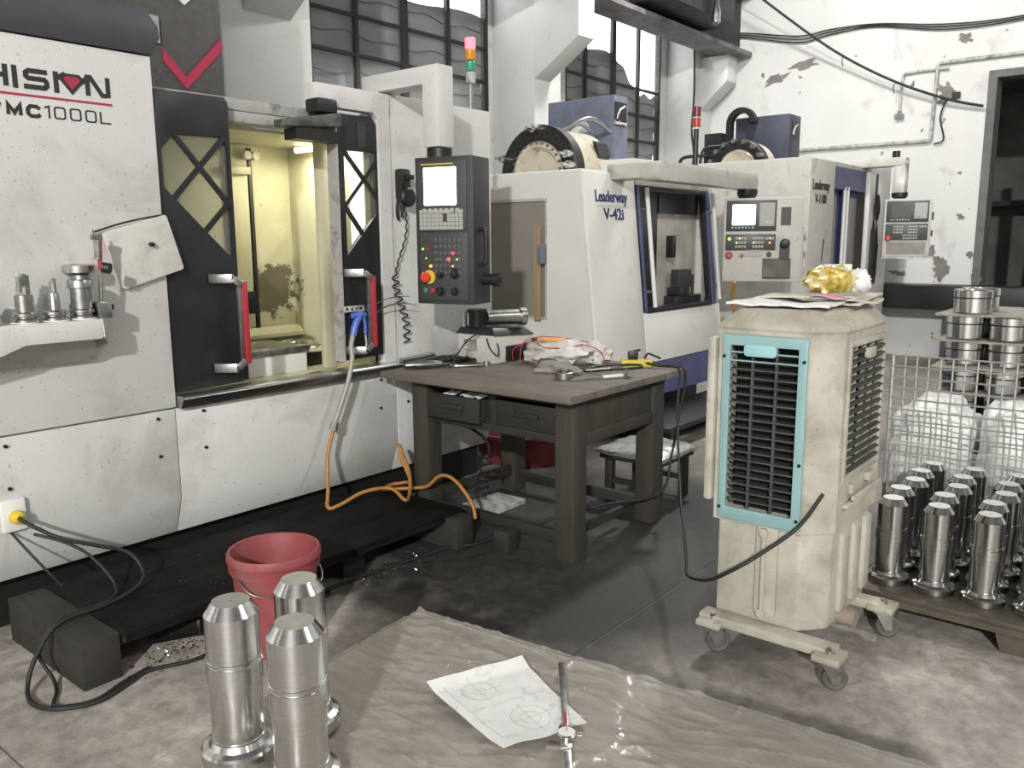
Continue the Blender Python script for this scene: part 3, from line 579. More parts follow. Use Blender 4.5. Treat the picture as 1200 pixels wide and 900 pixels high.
# drum tool changer
dm = MB().lathe([(.0, .02), (.17, .02), (.2, -.02), (.225, -.02), (.24, .0), (.355, .0), (.36, .03), (.36, .1), (.345, .11), (.345, .52), (.3, .56), (0, .56)], (5.28, 4.03, 1.955), 'x', 40).build('tool_drum', m_cream2, B)
MB().lathe([(.245, -.012), (.352, -.012), (.366, .0), (.366, .1), (.245, .1)], (5.28, 4.03, 1.955), 'x', 40, True).build('drum_ring', m_black, dm)
for k in range(20):
    a = 2*math.pi*k/20; y = 4.03+.305*math.cos(a); z = 1.955+.305*math.sin(a)
    if z < 1.93: continue
    MB().lathe([(.026, -.016), (.036, -.016), (.036, .0), (.026, .0)], (5.28, y, z), 'x', 12, True).build('tool_pocket', m_darkgrey, dm)
for k in range(26):
    a = 2*math.pi*(k+.5)/26; y = 4.03+.226*math.cos(a); z = 1.955+.226*math.sin(a)
    if z > 1.93: MB().cyl((5.245, y, z), (5.262, y, z), .0095, 8).build('drum_bolt', m_steel2, dm)
for a in (90, 158, 172, 22):
    y = 4.03+.33*math.cos(R(a)); z = 1.955+.33*math.sin(R(a))
    MB().cyl((5.2, y, z), (5.28, y, z), .03, 10).cyl((5.13, y, z), (5.2, y, z), .014, 8).build('drum_tool', m_steel, dm)
MB().px([(3.715, 2.05), (3.695, 2.10), (3.725, 2.19), (3.76, 2.21)], 5.62, 5.78).build('drum_plate', m_dark, dm)
MB().tube([(5.6, 4.05, 2.30), (5.7, 3.98, 2.37), (5.9, 3.95, 2.42), (6.28, 4.02, 2.36)], .018, 8).tube([(5.7, 4.1, 2.28), (5.85, 4.05, 2.38), (6.1, 4.08, 2.34)], .014, 8).build('drum_hose', m_stain, dm)
hd = MB().box(6.3, 6.53, 4.0, 4.70, 1.9, 2.665).build('spindle_column', m_bluegrey, B, bevel=.008)
MB().box(6.31, 6.495, 3.992, 4.0, 2.415, 2.61).build('logo_plate', m_dark, hd)
MB().plate([(6.335, 2.47), (6.345, 2.51), (6.38, 2.56), (6.47, 2.595), (6.47, 2.58), (6.395, 2.545), (6.355, 2.495), (6.345, 2.47)], lambda a, b, d: (a, d, b), 3.988, 3.992).build('logo_swoosh', m_white, hd)
FY = lambda p: Matrix.Translation(p) @ Matrix.Rotation(R(90), 4, 'X')
text_mesh('Leaderway', .045, FY((6.40, 3.991, 2.44)), .001).build('logo_text', m_white, hd)
MB().cyl((6.15, 4.3, 2.40), (6.3, 4.3, 2.42), .05, 12).build('lube_cap', m_white, hd)
# lettering on the slanted front
SL = Matrix.Rotation(-math.atan(.108), 4, 'X')
text_mesh('Leaderway', .115, Matrix.Translation((5.29, yf(1.755)-.002, 1.755)) @ SL @ Matrix.Rotation(R(90), 4, 'X'), .002, 0, .86).build('lettering', m_inkblue, B)
fplate(5.08, 5.50, 1.688, 1.693, th=-.003).build('lettering_rule', m_conduit, B)
text_mesh('V-42i', .115, Matrix.Translation((5.31, yf(1.63)-.002, 1.63)) @ SL @ Matrix.Rotation(R(90), 4, 'X'), .002, 0, 1.1).build('lettering', m_inkblue, B)
# swing arm, its pendant and beacon
MB().py(rrect(5.35, 7.08, 1.865, 2.0, .05), 3.02, 3.17).build('swing_arm', m_panel3, B, bevel=.02)
MB().box(5.3, 5.5, 3.15, 3.42, 1.88, 1.99).build('arm_mount', m_panel3, B, bevel=.01)
def pendant(root, c, ang, w, h, lit, extra):
    """two-panel control box: screen and keypad over a key panel; local x right, y up"""
    Q = face_m(c, ang); hw = w/2; hh = h/2
    p = MB(Q).box(-hw, hw, -hh, hh, -.1, .08).build('control_pendant', m_panel3, root, bevel=.008)
    a0, a1 = -hw+.02, (-hw+.02+w*.64 if extra else hw-.03)
    MB(Q).box(a0, a1, hh-.265*h/.72-.02, hh-.02, .078, .086).build('bezel', m_bezel, p, bevel=.003)
    MB(Q).box(a0, a1, -hh+.27*h/.72 if extra else -hh+.17, hh-.31*h/.72, .078, .086).build('bezel', m_bezel, p, bevel=.003)
    W = a1-a0; zt = hh-.035
    MB(Q).plate(rrect(a0+W*.12, a0+W*.58, zt-.195*h/.72, zt-.02, .008), lambda a, b, d: (a, b, d), .086, .088).build('screen', m_screen if lit else M('dead_screen', (.03, .032, .03), .2), p)
    MB(Q).box(a0+W*.66, a0+W*.96, zt-.205*h/.72, zt-.005, .086, .09).build('key_card', m_key, p)
    sk = MB(Q)
    for i in range(7): sk.box(a0+W*(.11+.068*i), a0+W*(.145+.068*i), zt-.226*h/.72, zt-.208*h/.72, .086, .09)
    for i in range(4): sk.box(a0+W*(.69+.06*i), a0+W*(.725+.06*i), zt-.19*h/.72, zt-.16*h/.72, .09, .095)
    sk.build('soft_keys', m_conduit, p, kind='stuff')
    km = MB(Q); t2 = hh-.335*h/.72; s = h/.72
    for j in range(3):
        for i in range(4):
            km.box(a0+W*(.2+.058*i), a0+W*(.24+.058*i), t2-(.02+.036*j)*s, t2-.036*j*s, .086, .092)
            km.box(a0+W*(.54+.058*i), a0+W*(.585+.058*i), t2-(.02+.036*j)*s, t2-.036*j*s, .086, .092)
    for j in range(2):
        for i in range(6): km.box(a0+W*(.42+.06*i), a0+W*(.46+.06*i), t2-(.13+.035*j)*s, t2-(.11+.035*j)*s, .086, .092)
    for i in range(3): km.box(a0+W*(.8+.06*i), a0+W*(.845+.06*i), t2-.022*s, t2, .086, .092)
    km.build('mode_keys', m_key, p, kind='stuff')
    MB(Q).lathe([(.03, 0), (.03, .02), (.02, .026)], (a0+W*.08, t2-.155*s, .086), n=14).build('stop_button', M('pendant_stop_red', (.4, .03, .03), .4), p)
    MB(Q).lathe([(.016, 0), (.016, .014)], (a0+W*.34, t2-.16*s, .086), n=12).build('knob', m_crimson if lit else m_black, p)
    MB(Q).lathe([(.022, 0), (.018, .02)], (a0+W*.88, t2-.15*s, .086), n=12).build('knob', m_black, p)
    if lit:
        for fx, fz, mm, r in ((.05, .005, m_ledg, .013), (.26, 0, m_ledy, .008), (.2, .04, m_ledy, .008), (.545, .04, m_ledo, .008), (.86, .04, m_ledo, .008), (.86, 0, m_ledy, .006)):
            MB(Q).cyl((a0+W*fx+.01, t2-.01-fz*s, .085), (a0+W*fx+.01, t2-.01-fz*s, .095), r, 10).build('indicator', mm, p)
    return p, Q, hw, hh
p, Q, hw, hh = pendant(B, (6.99, 2.93, 1.44), R(205), .64, .70, True, True)
MB(Q).box(.145, .225, .12, .27, .078, .084).build('vent', m_black, p)
MB(Q).box(.145, .225, -.16, -.02, .078, .1).lathe([(.04, 0), (.04, .05), (.03, .055)], (.185, -.03, .08), n=14).build('hand_wheel', m_black, p)
MB(Q).box(0.01, .24, -.325, -.155, .078, .083).build('tray_recess', M('recess_grey', (.12, .115, .10), .7, var=.3, vscale=8), p)
MB(Q).box(.02, .235, -.322, -.312, .083, .11).build('tray_lip', m_dark, p)
MB(Q).tube([(.3, .1, .06), (.345, .1, .07), (.345, -.3, .07), (.3, -.3, .06)], .012, 8, 0).build('grab_rail', m_conduit, p)
MB().lathe([(.07, 0), (.085, .03), (.085, .07)], (6.95, 3.06, 1.795), n=16).build('arm_collar', m_black, B)
bt = MB().cyl((6.84, 3.5, 2.0), (6.84, 3.5, 2.40), .022, 10).build('beacon', m_black, B)
for zz, hh2, mm in ((2.37, .012, m_white), (2.385, .075, M('beacon_red', (.42, .06, .03), .3)), (2.462, .008, m_white), (2.472, .085, M('beacon_dark_red', (.16, .03, .04), .3))):
    MB().lathe([(.035, 0), (.035, hh2-.003), (.033, hh2)], (6.84, 3.5, zz+.02), n=14).build('lens', mm, bt)
# step board in front of it
sp = T('step_platform', 'low black step board in front of the blue-striped machine', 'platform', (6.3, 3.0, 0))
MB().box(5.05, 7.2, 2.72, 3.2, .12, .16).build('deck', m_dark, sp, bevel=.004)
for x in (5.2, 6.2, 7.05): MB().box(x-.06, x+.06, 2.76, 3.18, 0, .12).build('bearer', m_dark, sp)

# ================================================================ far machine (V-1100)
m_glassd = GL('far_door_window', (.24, .235, .2), .15, .3)
Cc = T('machining_center', 'cream machining centre with blue door recess in front of the back wall', 'machine', (9.3, 3.8, 0))
MB().box(8.05, 10.55, 3.0, 4.8, 0, .3).build('plinth', m_black, Cc)
MB().px(rect(2.9, 4.8, .3, 2.2), 8.0, 8.04).build('side_panel', m_panel3, Cc, bevel=.008)
MB().box(8.042, 8.67, 2.9, 2.95, .3, 2.2).build('front_panel', m_panel3, Cc, bevel=.008)
MB().box(8.67, 9.82, 2.93, 3.0, .3, .8).build('lower_panel', m_panel3, Cc)
MB().box(9.82, 10.6, 2.9, 2.95, .3, 2.26).build('front_panel', m_panel2, Cc, bevel=.008)
MB().box(10.55, 10.6, 2.95, 4.8, .3, 2.2).build('side_panel', m_panel3, Cc)
MB().box(8.04, 10.55, 2.95, 4.8, 2.17, 2.21).build('roof', m_panel3, Cc)
MB().box(8.67, 9.82, 3.06, 3.08, .8, 2.17).build('door_recess', m_blue, Cc)
MB().box(8.67, 9.82, 2.95, 3.06, 1.95, 2.17).build('door_header', m_blue, Cc)
for x0, x1 in ((8.73, 9.08), (9.36, 9.74)):
    d = MB().box(x0-.05, x1+.05, 3.02, 3.05, .8, 1.97).build('door', m_blue, Cc, bevel=.004)
    MB().box(x0, x1, 3.012, 3.02, .88, 1.88).build('pane', m_smoke, d)
for x in (9.17, 9.27): MB().tube([(x, 2.96, .92), (x, 2.96, 1.98)], .018, 8, 0).build('door_handle', m_white, Cc)
text_mesh('Leaderway', .13, FY((8.28, 2.897, 1.95)), .002, 0, .82).build('lettering', m_ink, Cc)
MB().box(8.04, 8.52, 2.896, 2.9, 1.882, 1.887).build('lettering_rule', m_conduit, Cc)
text_mesh('V-1100', .12, FY((8.29, 2.897, 1.82)), .002, 0, .9).build('lettering', m_ink, Cc)
MB().plate([(8.4, 1.2), (8.43, 1.36), (8.45, 1.42), (8.42, 1.45), (8.41, 1.36), (8.39, 1.25)], lambda a, b, d: (a, d, b), 2.897, 2.9).plate([(8.39, .92), (8.42, 1.0), (8.43, 1.12), (8.4, 1.08), (8.37, .98)], lambda a, b, d: (a, d, b), 2.897, 2.9).build('paint_chip', m_ink, Cc)
hd = MB().box(9.2, 9.53, 3.6, 4.22, 2.2, 2.785).build('spindle_column', m_navy, Cc, bevel=.008)
MB().box(9.27, 9.47, 3.592, 3.6, 2.55, 2.72).build('logo_plate', m_dark, hd)
MB().plate([(9.29, 2.57), (9.31, 2.62), (9.36, 2.67), (9.45, 2.70), (9.36, 2.65), (9.32, 2.6), (9.31, 2.57)], lambda a, b, d: (a, d, b), 3.588, 3.592).build('logo_swoosh', m_white, hd)
dm = MB().lathe([(0, .02), (.16, .02), (.2, -.02), (.22, 0), (.3, 0), (.31, .3), (0, .3)], (8.65, 3.93, 2.17), 'x', 32).build('tool_drum', m_cream2, Cc)
MB().lathe([(.22, -.015), (.31, -.015), (.325, .0), (.325, .09), (.22, .09)], (8.65, 3.93, 2.17), 'x', 32, True).build('drum_ring', m_black, dm)
for a in range(20, 175, 22):
    y = 3.93+.3*math.cos(R(a)); z = 2.17+.3*math.sin(R(a)); MB().cyl((8.56, y, z), (8.66, y, z), .026, 8).build('drum_tool', m_steel2, dm)
MB().plate([(3.66, 2.2), (3.72, 2.38), (3.9, 2.5), (4.0, 2.5), (3.75, 2.3), (3.72, 2.2)], lambda a, b, d: (d, a, b), 8.7, 9.0).build('drum_guard', m_dark, dm)
ch_ = [(9.15, 4.12+.17*math.cos(R(t)), 2.72+.17*math.sin(R(t))) for t in range(180, -1, -12)]
cc = MB(); inner = [(9.15, 4.12+.11*math.cos(R(t)), 2.72+.11*math.sin(R(t))) for t in range(0, 181, 12)]
cc.px([(p_[1], p_[2]) for p_ in ch_]+[(p_[1], p_[2]) for p_ in inner], 9.1, 9.18)
cc.build('cable_chain', m_black, Cc)
MB().box(9.1, 9.18, 4.23, 4.29, 2.21, 2.73).build('cable_chain', m_black, Cc)
MB().tube([(8.9, 4.5, 2.25), (8.9, 4.45, 2.45), (9.0, 4.3, 2.48), (9.1, 4.25, 2.5)], .015, 6).tube([(8.9, 4.75, 2.22), (8.9, 4.72, 2.36), (8.95, 4.5, 2.38), (9.1, 4.3, 2.38)], .02, 6).box(9.0, 9.2, 4.3, 4.5, 2.21, 2.62).build('pump_pipes', m_dark, Cc)
MB().box(9.64, 9.78, 2.50, 3.25, 2.2, 2.29).box(9.64, 9.78, 2.50, 2.62, 1.92, 2.2).build('swing_arm', m_panel3, Cc, bevel=.012)
MB().cyl((9.71, 2.62, 2.29), (9.71, 2.62, 2.36), .04, 10).build('arm_cap', m_black, Cc)
MB().lathe([(.06, 0), (.08, .02), (.08, .06)], (9.71, 2.56, 1.865), n=14).build('arm_collar', m_black, Cc)
p, Q, hw, hh = pendant(Cc, (9.72, 2.47, 1.555), R(198), .46, .60, False, False)
MB(Q).box(-.19, .19, -.28, -.15, .078, .083).build('tray_recess', m_mist, p)
MB(Q).box(-.24, .25, -.32, -.3, .0, .2).build('tray', m_conduit, p)
MB(Q).box(.23, .25, .08, .16, .0, .06).box(.23, .25, -.09, -.03, .0, .06).build('side_hook', m_black, p)
solo('stain_and_cord', MB().blob((9.98, 2.86, 1.78), (.07, .025, .13), .45, 3, 10, 2).blob((9.93, 2.868, 1.28), (.05, .02, .34), .4, 4, 10, 5).blob((10.05, 2.868, 1.25), (.05, .02, .32), .4, 4, 10, 8).cyl((9.98, 2.875, 1.85), (9.98, 2.875, 2.15), .012, 6), M('stain_dark', (.035, .033, .03), .9), 'dark stain with a cord on the cream machine beside the far pendant', 'stain_mark', (9.95, 2.88, .85))  # blobs and rod stand for a dark stain and a cord
# ================================================================ shelf tools, pad, hand unit on the big machine
m_holder = M('holder_steel', (.5, .5, .49), .25, 1, var=.2, vscale=30)
def holder(x, label, prof, tip):
    t = T('tool_holder', label, 'tool', (x, 3.20, 1.172), 'tool holders on the shelf')
    MB().lathe([(.03, 0), (.042, .002), (.042, .012), (.034, .018), (.034, .022), (.042, .026), (.042, .034), (.03, .04)], (x, 3.2, 1.172), n=24).build('flange', m_holder, t)
    MB().lathe(prof, (x, 3.2, 1.21), n=20).build('shank', m_steel2, t)
    if tip: tip(MB()).build('cutter', m_holder, t)
    return t
holder(1.085, 'short steel tool holder at the left end of the shelf', [(.03, 0), (.03, .03), (.02, .05), (.02, .055)], None)
holder(1.205, 'tool holder with a slotted cutter on the shelf', [(.031, 0), (.030, .06), (.026, .062)], lambda m: m.cyl((1.205, 3.2, 1.27), (1.205, 3.2, 1.30), .024, 8).box(1.188, 1.197, 3.18, 3.21, 1.28, 1.335).box(1.202, 1.212, 3.185, 3.215, 1.28, 1.345).box(1.215, 1.225, 3.19, 3.22, 1.28, 1.34))
holder(1.305, 'slim tool holder with a thin end mill on the shelf', [(.02, 0), (.018, .06), (.015, .065)], lambda m: m.cyl((1.305, 3.2, 1.27), (1.305, 3.2, 1.315), .013, 8).cyl((1.309, 3.2, 1.315), (1.309, 3.2, 1.325), .008, 6))
holder(1.402, 'stout polished tool holder with a collar on the shelf', [(.036, 0), (.036, .075), (.044, .078), (.044, .1), (.04, .108)], None)
fm = T('face_mill', 'wide face mill standing behind the polished tool holder', 'tool', (1.43, 3.255, 1.172))
MB().lathe([(.034, 0), (.034, .16), (.03, .165)], (1.43, 3.255, 1.172), n=20).build('shank', m_steel2, fm)
MB().lathe([(.036, .165), (.06, .17), (.06, .195), (.05, .2), (0, .2)], (1.43, 3.255, 1.172), n=24).build('cutter_head', m_holder, fm)
mg = T('magnetic_stand', 'magnetic base with red jointed arm at the end of the shelf', 'tool stand', (1.475, 3.2, 1.172))
MB().box(1.445, 1.497, 3.165, 3.235, 1.172, 1.232).build('base', m_stain, mg, bevel=.003)
MB().cyl((1.497, 3.2, 1.21), (1.515, 3.2, 1.21), .012, 10).build('switch_knob', m_black, mg)
MB().cyl((1.473, 3.2, 1.232), (1.476, 3.19, 1.35), .0075, 8).build('post', m_stain, mg)
MB().cyl((1.476, 3.19, 1.35), (1.484, 3.19, 1.475), .009, 8).build('arm', m_red, mg)
MB().cyl((1.478, 3.17, 1.36), (1.495, 3.15, 1.355), .02, 10).build('clamp_knob', m_black, mg)
MB().box(1.455, 1.49, 3.18, 3.2, 1.46, 1.48).cyl((1.47, 3.19, 1.39), (1.473, 3.19, 1.46), .013, 8).cyl((1.463, 3.19, 1.48), (1.463, 3.19, 1.5), .004, 6).build('indicator_head', m_steel2, mg)
def pad_mat():
    m, nt, b = nodes('greasy_board'); v = coords(nt); n = noise_n(nt, v, 9, 8, .7, .5); r = ramp(nt, n.outputs[0], [(.3, (.42, .41, .37, 1)), (.55, (.58, .57, .53, 1))]); nt.links.new(r.outputs[0], b.inputs['Base Color']); b.inputs['Roughness'].default_value = .5; return m
pd = T('plastic_board', 'greasy white plastic board tilted and hung on the front panel', 'board', (1.72, 3.29, 1.27))
Pm = Matrix.Translation((1.70, 3.272, 1.415)) @ Matrix.Rotation(R(-16), 4, 'Y')
MB(Pm).plate(rrect(-.135, .135, -.115, .115, .012), lambda a, b, d: (a, d, b), 0, .024).build('sheet', pad_mat(), pd, bevel=.004)
MB(Pm).cyl((.03, -.02, .02), (.03, .004, .02), .009, 10).build('hook', m_black, pd)
MB().tube([(1.505, 3.285, 1.49), (1.6, 3.27, 1.522), (1.7, 3.27, 1.545), (1.8, 3.28, 1.562)], .004, 5).build('wire_edge', m_rubber, pd)
hw_ = T('hand_wheel_unit', 'black handheld pulse unit hung on the machine with a coiled cord', 'controller', (3.12, 3.28, 1.6))
MB().box(3.085, 3.155, 3.245, 3.3, 1.66, 1.82).build('body', m_black, hw_, bevel=.012)
MB().lathe([(.05, 0), (.05, .02), (.042, .028), (.02, .03)], (3.125, 3.255, 1.675), (Vector((1, 0, 0)), Vector((0, 0, 1)), Vector((0, -1, 0))), 20).build('dial', m_black, hw_)
MB().box(3.11, 3.16, 3.225, 3.245, 1.765, 1.79).build('grip', m_rubber, hw_, bevel=.004)
cp = []
for i in range(90):
    t = i/89; z = 1.63-.72*t; amp = .004 if t < .5 else .022; a = i*1.15
    cp.append((3.125-.05*math.sin(t*2.6)+amp*math.cos(a) + .03*math.sin(t*9), 3.27+amp*.6*math.sin(a), z))
MB().tube(cp, .0045, 5, 2).build('coiled_cord', m_rubber, hw_)
MB().tube([(3.09, 3.28, 1.67), (3.085, 3.285, 1.6), (3.1, 3.29, 1.56)], .009, 6).tube([(3.115, 3.28, 1.64), (3.118, 3.28, 1.57)], .009, 6).build('cord_boot', m_rubber, hw_)
# magnetic rack and blue air gun with its hose
rk = T('magnet_rack', 'small slotted metal rack stuck on the right dark door', 'rack', (2.74, 3.31, 1.1))
MB().py(rect(2.70, 2.83, 1.10, 1.13), 3.275, 3.281, [rect(2.712, 2.73, 1.108, 1.122), rect(2.745, 2.76, 1.108, 1.122), rect(2.775, 2.79, 1.108, 1.122), rect(2.80, 2.82, 1.108, 1.122)]).box(2.70, 2.83, 3.281, 3.311, 1.10, 1.106).build('rail', m_conduit, rk)
MB().tube([(2.83, 3.275, 1.105), (2.93, 3.24, 1.15), (3.0, 3.22, 1.165), (3.08, 3.2, 1.165)], .003, 5).build('wire_hook', m_steel2, rk)
MB().tube([(2.86, 3.275, 1.07), (2.95, 3.24, 1.115), (3.02, 3.22, 1.13), (3.09, 3.2, 1.125)], .003, 5).build('wire_hook', m_steel2, rk)
m_gun = M('blue_plastic', (.08, .15, .5), .35)
ag = T('air_gun', 'bright blue air blow gun hanging from the slotted rack', 'air gun', (2.72, 3.24, .97))
MB().tube([(2.775, 3.24, 1.095), (2.755, 3.24, 1.07), (2.735, 3.24, 1.03), (2.72, 3.24, .985)], .018, 10).cyl((2.72, 3.24, 1.085), (2.80, 3.24, 1.085), .014, 10).build('body', m_gun, ag)
MB().tube([(2.79, 3.24, 1.08), (2.80, 3.24, 1.04), (2.80, 3.24, .99)], .008, 8).build('lever', m_gun, ag)
MB().tube([(2.80, 3.24, .985), (2.805, 3.24, .94), (2.80, 3.24, .92)], .005, 6).build('nozzle', m_conduit, ag)
m_orange = M('orange_hose', (.36, .17, .045), .5, var=.2, vscale=12)
ho = T('air_hose', 'air hose, clear above and orange below, looping over the black platform', 'hose', (2.4, 3.22, .17))
MB().tube([(2.718, 3.24, .985), (2.70, 3.235, .93), (2.69, 3.22, .87), (2.65, 3.215, .75), (2.56, 3.215, .565)], .0125, 8).build('clear_hose', M('clear_hose', (.30, .29, .25), .35), ho)
MB().cyl((2.565, 3.215, .575), (2.55, 3.215, .535), .02, 10).build('hose_clamp', m_steel2, ho)
MB().tube([(2.555, 3.215, .545), (2.50, 3.20, .42), (2.46, 3.16, .26), (2.41, 3.10, .20), (2.47, 3.08, .205), (2.6, 3.06, .24), (2.72, 3.0, .24), (2.72, 2.9, .20), (2.80, 2.95, .2), (2.88, 3.03, .27), (2.92, 3.12, .36), (2.93, 3.16, .40), (2.93, 3.14, .33), (2.93, 3.08, .22), (2.93, 3.12, .20), (2.86, 3.16, .195), (2.78, 3.12, .195)], .0095, 8).build('orange_hose', m_orange, ho)
MB().tube([(2.78, 3.12, .195), (2.86, 3.06, .195), (2.90, 3.0, .2), (2.91, 2.93, .22), (2.915, 2.86, .28), (2.915, 2.79, .295), (2.91, 2.71, .265), (2.90, 2.62, .19), (2.90, 2.60, .12)], .0095, 8).build('orange_hose', m_orange, ho)
# plug and black cable from the socket
pc = T('power_lead', 'black power lead with yellow plug looping from the socket to the floor', 'cable', (1.13, 3.25, .46))
MB().lathe([(.022, 0), (.026, .012), (.024, .03), (.01, .038)], (1.128, 3.28, .462), (Vector((1, 0, 0)), Vector((0, 0, 1)), Vector((0, -1, 0))), 14).build('plug', m_yel, pc)
MB().tube([(1.128, 3.245, .462), (1.16, 3.19, .43), (1.22, 3.12, .385), (1.32, 3.08, .34), (1.42, 3.04, .29), (1.44, 2.98, .22), (1.38, 2.93, .19), (1.25, 2.9, .178), (1.09, 2.88, .178), (1.0, 2.86, .1), (.95, 2.82, .02), (.93, 2.72, .01), (.97, 2.63, .01), (1.07, 2.58, .01), (1.19, 2.615, .01), (1.27, 2.64, .01), (1.42, 2.585, .01), (1.6, 2.62, .01), (1.85, 2.64, .01), (2.05, 2.66, .01), (2.08, 2.70, .01), (2.33, 2.685, .01), (2.72, 2.64, .01), (2.87, 2.56, .012), (3.15, 2.45, .05), (3.4, 2.2, .14), (3.66, 2.02, .17), (3.78, 2.02, .35), (3.83, 2.0, .6), (3.84, 1.985, .74), (3.83, 2.005, .806), (3.80, 2.12, .806), (3.78, 2.2, .82)], .0075, 6).build('lead', m_rubber, pc)
l2 = T('power_lead', 'thin second black lead running beside the looped power lead', 'cable', (1.12, 3.28, .4))
MB().tube([(1.11, 3.288, .405), (1.13, 3.25, .36), (1.17, 3.2, .28), (1.22, 3.17, .19)], .005, 6).build('stub', m_rubber, l2)
MB().tube([(1.16, 3.21, .4), (1.24, 3.13, .36), (1.30, 3.08, .3), (1.34, 3.0, .2), (1.28, 2.93, .178), (1.1, 2.9, .18), (1.02, 2.89, .1), (1.03, 2.82, .02), (1.01, 2.75, .008), (.97, 2.66, .008), (1.06, 2.6, .008), (1.18, 2.64, .008), (1.28, 2.665, .008)], .006, 6).build('lead', m_rubber, l2)

# ================================================================ black platform, bucket
m_deck = M('oily_deck', (.008, .0078, .007), .75, spec=.12, var=.4, vscale=7, dirt=(.018, .0175, .015), dscale=5, dlo=.5, dhi=.75, speck=(.4, .4, .38), sscale=90, slo=.74, bump=.3, bscale=30)
m_timber = WOOD('grimy_timber', (.016, .0145, .012), (.036, .032, .026), (6, 1, 6))
pf = T('duckboard', 'long black oily platform on timber blocks along the big machine', 'platform', (2.0, 2.95, 0))
for k, (y0, y1) in enumerate(((2.655, 2.86), (2.862, 3.07), (3.072, 3.275))):
    MB().box(1.2, 2.87, y0, y1, .152, .17).build('board', m_deck, pf, bevel=.003)
MB().box(1.215, 2.84, 2.662, 2.675, .125, .152).build('edge_rail', m_deck, pf)
for k, (y0, y1) in enumerate(((2.685, 2.87), (2.872, 3.07), (3.072, 3.275))): MB().box(1.07, 1.2, y0, y1, 0, .165).build('end_block', m_timber, pf, bevel=.006)
MB().box(1.205, 1.29, 2.70, 3.27, .11, .15).build('bearer', m_timber, pf)
MB().box(2.755, 2.872, 2.59, 3.27, 0, .15).build('end_block', m_timber, pf, bevel=.006)
MB().box(2.2, 2.32, 2.74, 2.86, 0, .15).build('middle_block', m_timber, pf, bevel=.006)
can = T('dirty_can', 'dirty dark can lying under the platform edge', 'can', (1.45, 2.78, 0))
MB().cyl((1.38, 2.84, .05), (1.52, 2.76, .055), .048, 18).build('body', m_deck, can)
MB().cyl((1.52, 2.76, .055), (1.527, 2.756, .055), .05, 18).build('rim', m_black, can)
sw = MB()
for k in range(420):
    x, y = (random.gauss(1.42, .14), random.gauss(2.7, .06)) if k < 230 else (random.gauss(2.45, .15), random.gauss(2.68, .04))
    if y > 2.9 or (1.06 < x < 1.21 and y > 2.68): continue
    p = Vector((x, y, .004)); d = Vector((random.uniform(-1, 1), random.uniform(-1, 1), random.uniform(0, .5)))*random.uniform(.002, .007); e = d.orthogonal().normalized()*.0018
    sw.add([p-d-e, p-d+e, p+d+e, p+d-e], [(0, 1, 2, 3)])
solo('metal_chips', sw, m_steel, 'scattered shiny metal chips on the floor along the black platform', 'chips', (1.8, 2.7, 0), kind='stuff', smooth=False)
m_bucket = M('dusty_red_plastic', (.26, .055, .06), .55, var=.15, vscale=9, dirt=(.2, .11, .1), dscale=10, dlo=.5, dhi=.75)
bk = T('bucket', 'dusty red plastic bucket standing open beside the platform', 'bucket', (1.675, 2.475, 0))
MB().lathe([(0, .002), (.125, .0), (.132, .006), (.15, .335), (.158, .365), (.153, .365), (.144, .33), (.128, .012), (0, .012)], (1.675, 2.475, 0), n=40).build('shell', m_bucket, bk)
MB().lathe([(.147, .30), (.160, .302), (.162, .335), (.165, .34), (.165, .358), (.160, .368), (.152, .366), (.147, .33)], (1.675, 2.475, 0), n=40, close=True).build('rim_band', m_bucket, bk)
MB().tube([(1.675-.162, 2.475, .315), (1.675-.15, 2.475-.09, .26), (1.675-.02, 2.475-.165, .235), (1.675+.1, 2.475-.14, .26), (1.675+.162, 2.475, .315)], .003, 5).build('bail', m_steel2, bk)

# ================================================================ wrapped pallet in front with shafts
rot = Matrix.Translation((1.885, 1.957, 0)) @ Matrix.Rotation(R(5.5), 4, 'Z')
m_ply2 = WOOD('pallet_ply', (.33, .285, .235), (.64, .565, .465), (9, .8, 9), .6, .25, (.2, .17, .14), .52, .9)
m_film = None
def film_mat():          # clear stretch film: see-through with a glossy skin
    m, nt, b = nodes('stretch_film'); nt.nodes.remove(b)
    gl_ = nt.nodes.new('ShaderNodeBsdfGlossy'); gl_.inputs['Roughness'].default_value = .14; gl_.inputs['Color'].default_value = (.95, .95, .95, 1)
    tr = nt.nodes.new('ShaderNodeBsdfTransparent'); mx = nt.nodes.new('ShaderNodeMixShader'); lw = nt.nodes.new('ShaderNodeLayerWeight'); lw.inputs[0].default_value = .28
    ad = nt.nodes.new('ShaderNodeMath'); ad.operation = 'MULTIPLY_ADD'; nt.links.new(lw.outputs['Fresnel'], ad.inputs[0]); ad.inputs[1].default_value = .6; ad.inputs[2].default_value = .05
    df = nt.nodes.new('ShaderNodeBsdfDiffuse'); df.inputs[0].default_value = (.8, .78, .75, 1); m2 = nt.nodes.new('ShaderNodeMixShader'); m2.inputs[0].default_value = .14; nt.links.new(tr.outputs[0], m2.inputs[1]); nt.links.new(df.outputs[0], m2.inputs[2])
    nt.links.new(ad.outputs[0], mx.inputs[0]); nt.links.new(m2.outputs[0], mx.inputs[1]); nt.links.new(gl_.outputs[0], mx.inputs[2]); nt.links.new(mx.outputs[0], nt.nodes['Material Output'].inputs[0])
    n = noise_n(nt, coords(nt, (6, 1.6, 6)), 9, 4, .55, .8); bp = nt.nodes.new('ShaderNodeBump'); bp.inputs['Strength'].default_value = .5; bp.inputs['Distance'].default_value = .01
    nt.links.new(n.outputs[0], bp.inputs['Height']); nt.links.new(bp.outputs[0], gl_.inputs['Normal']); nt.links.new(bp.outputs[0], lw.inputs['Normal']); return m
m_film = film_mat()
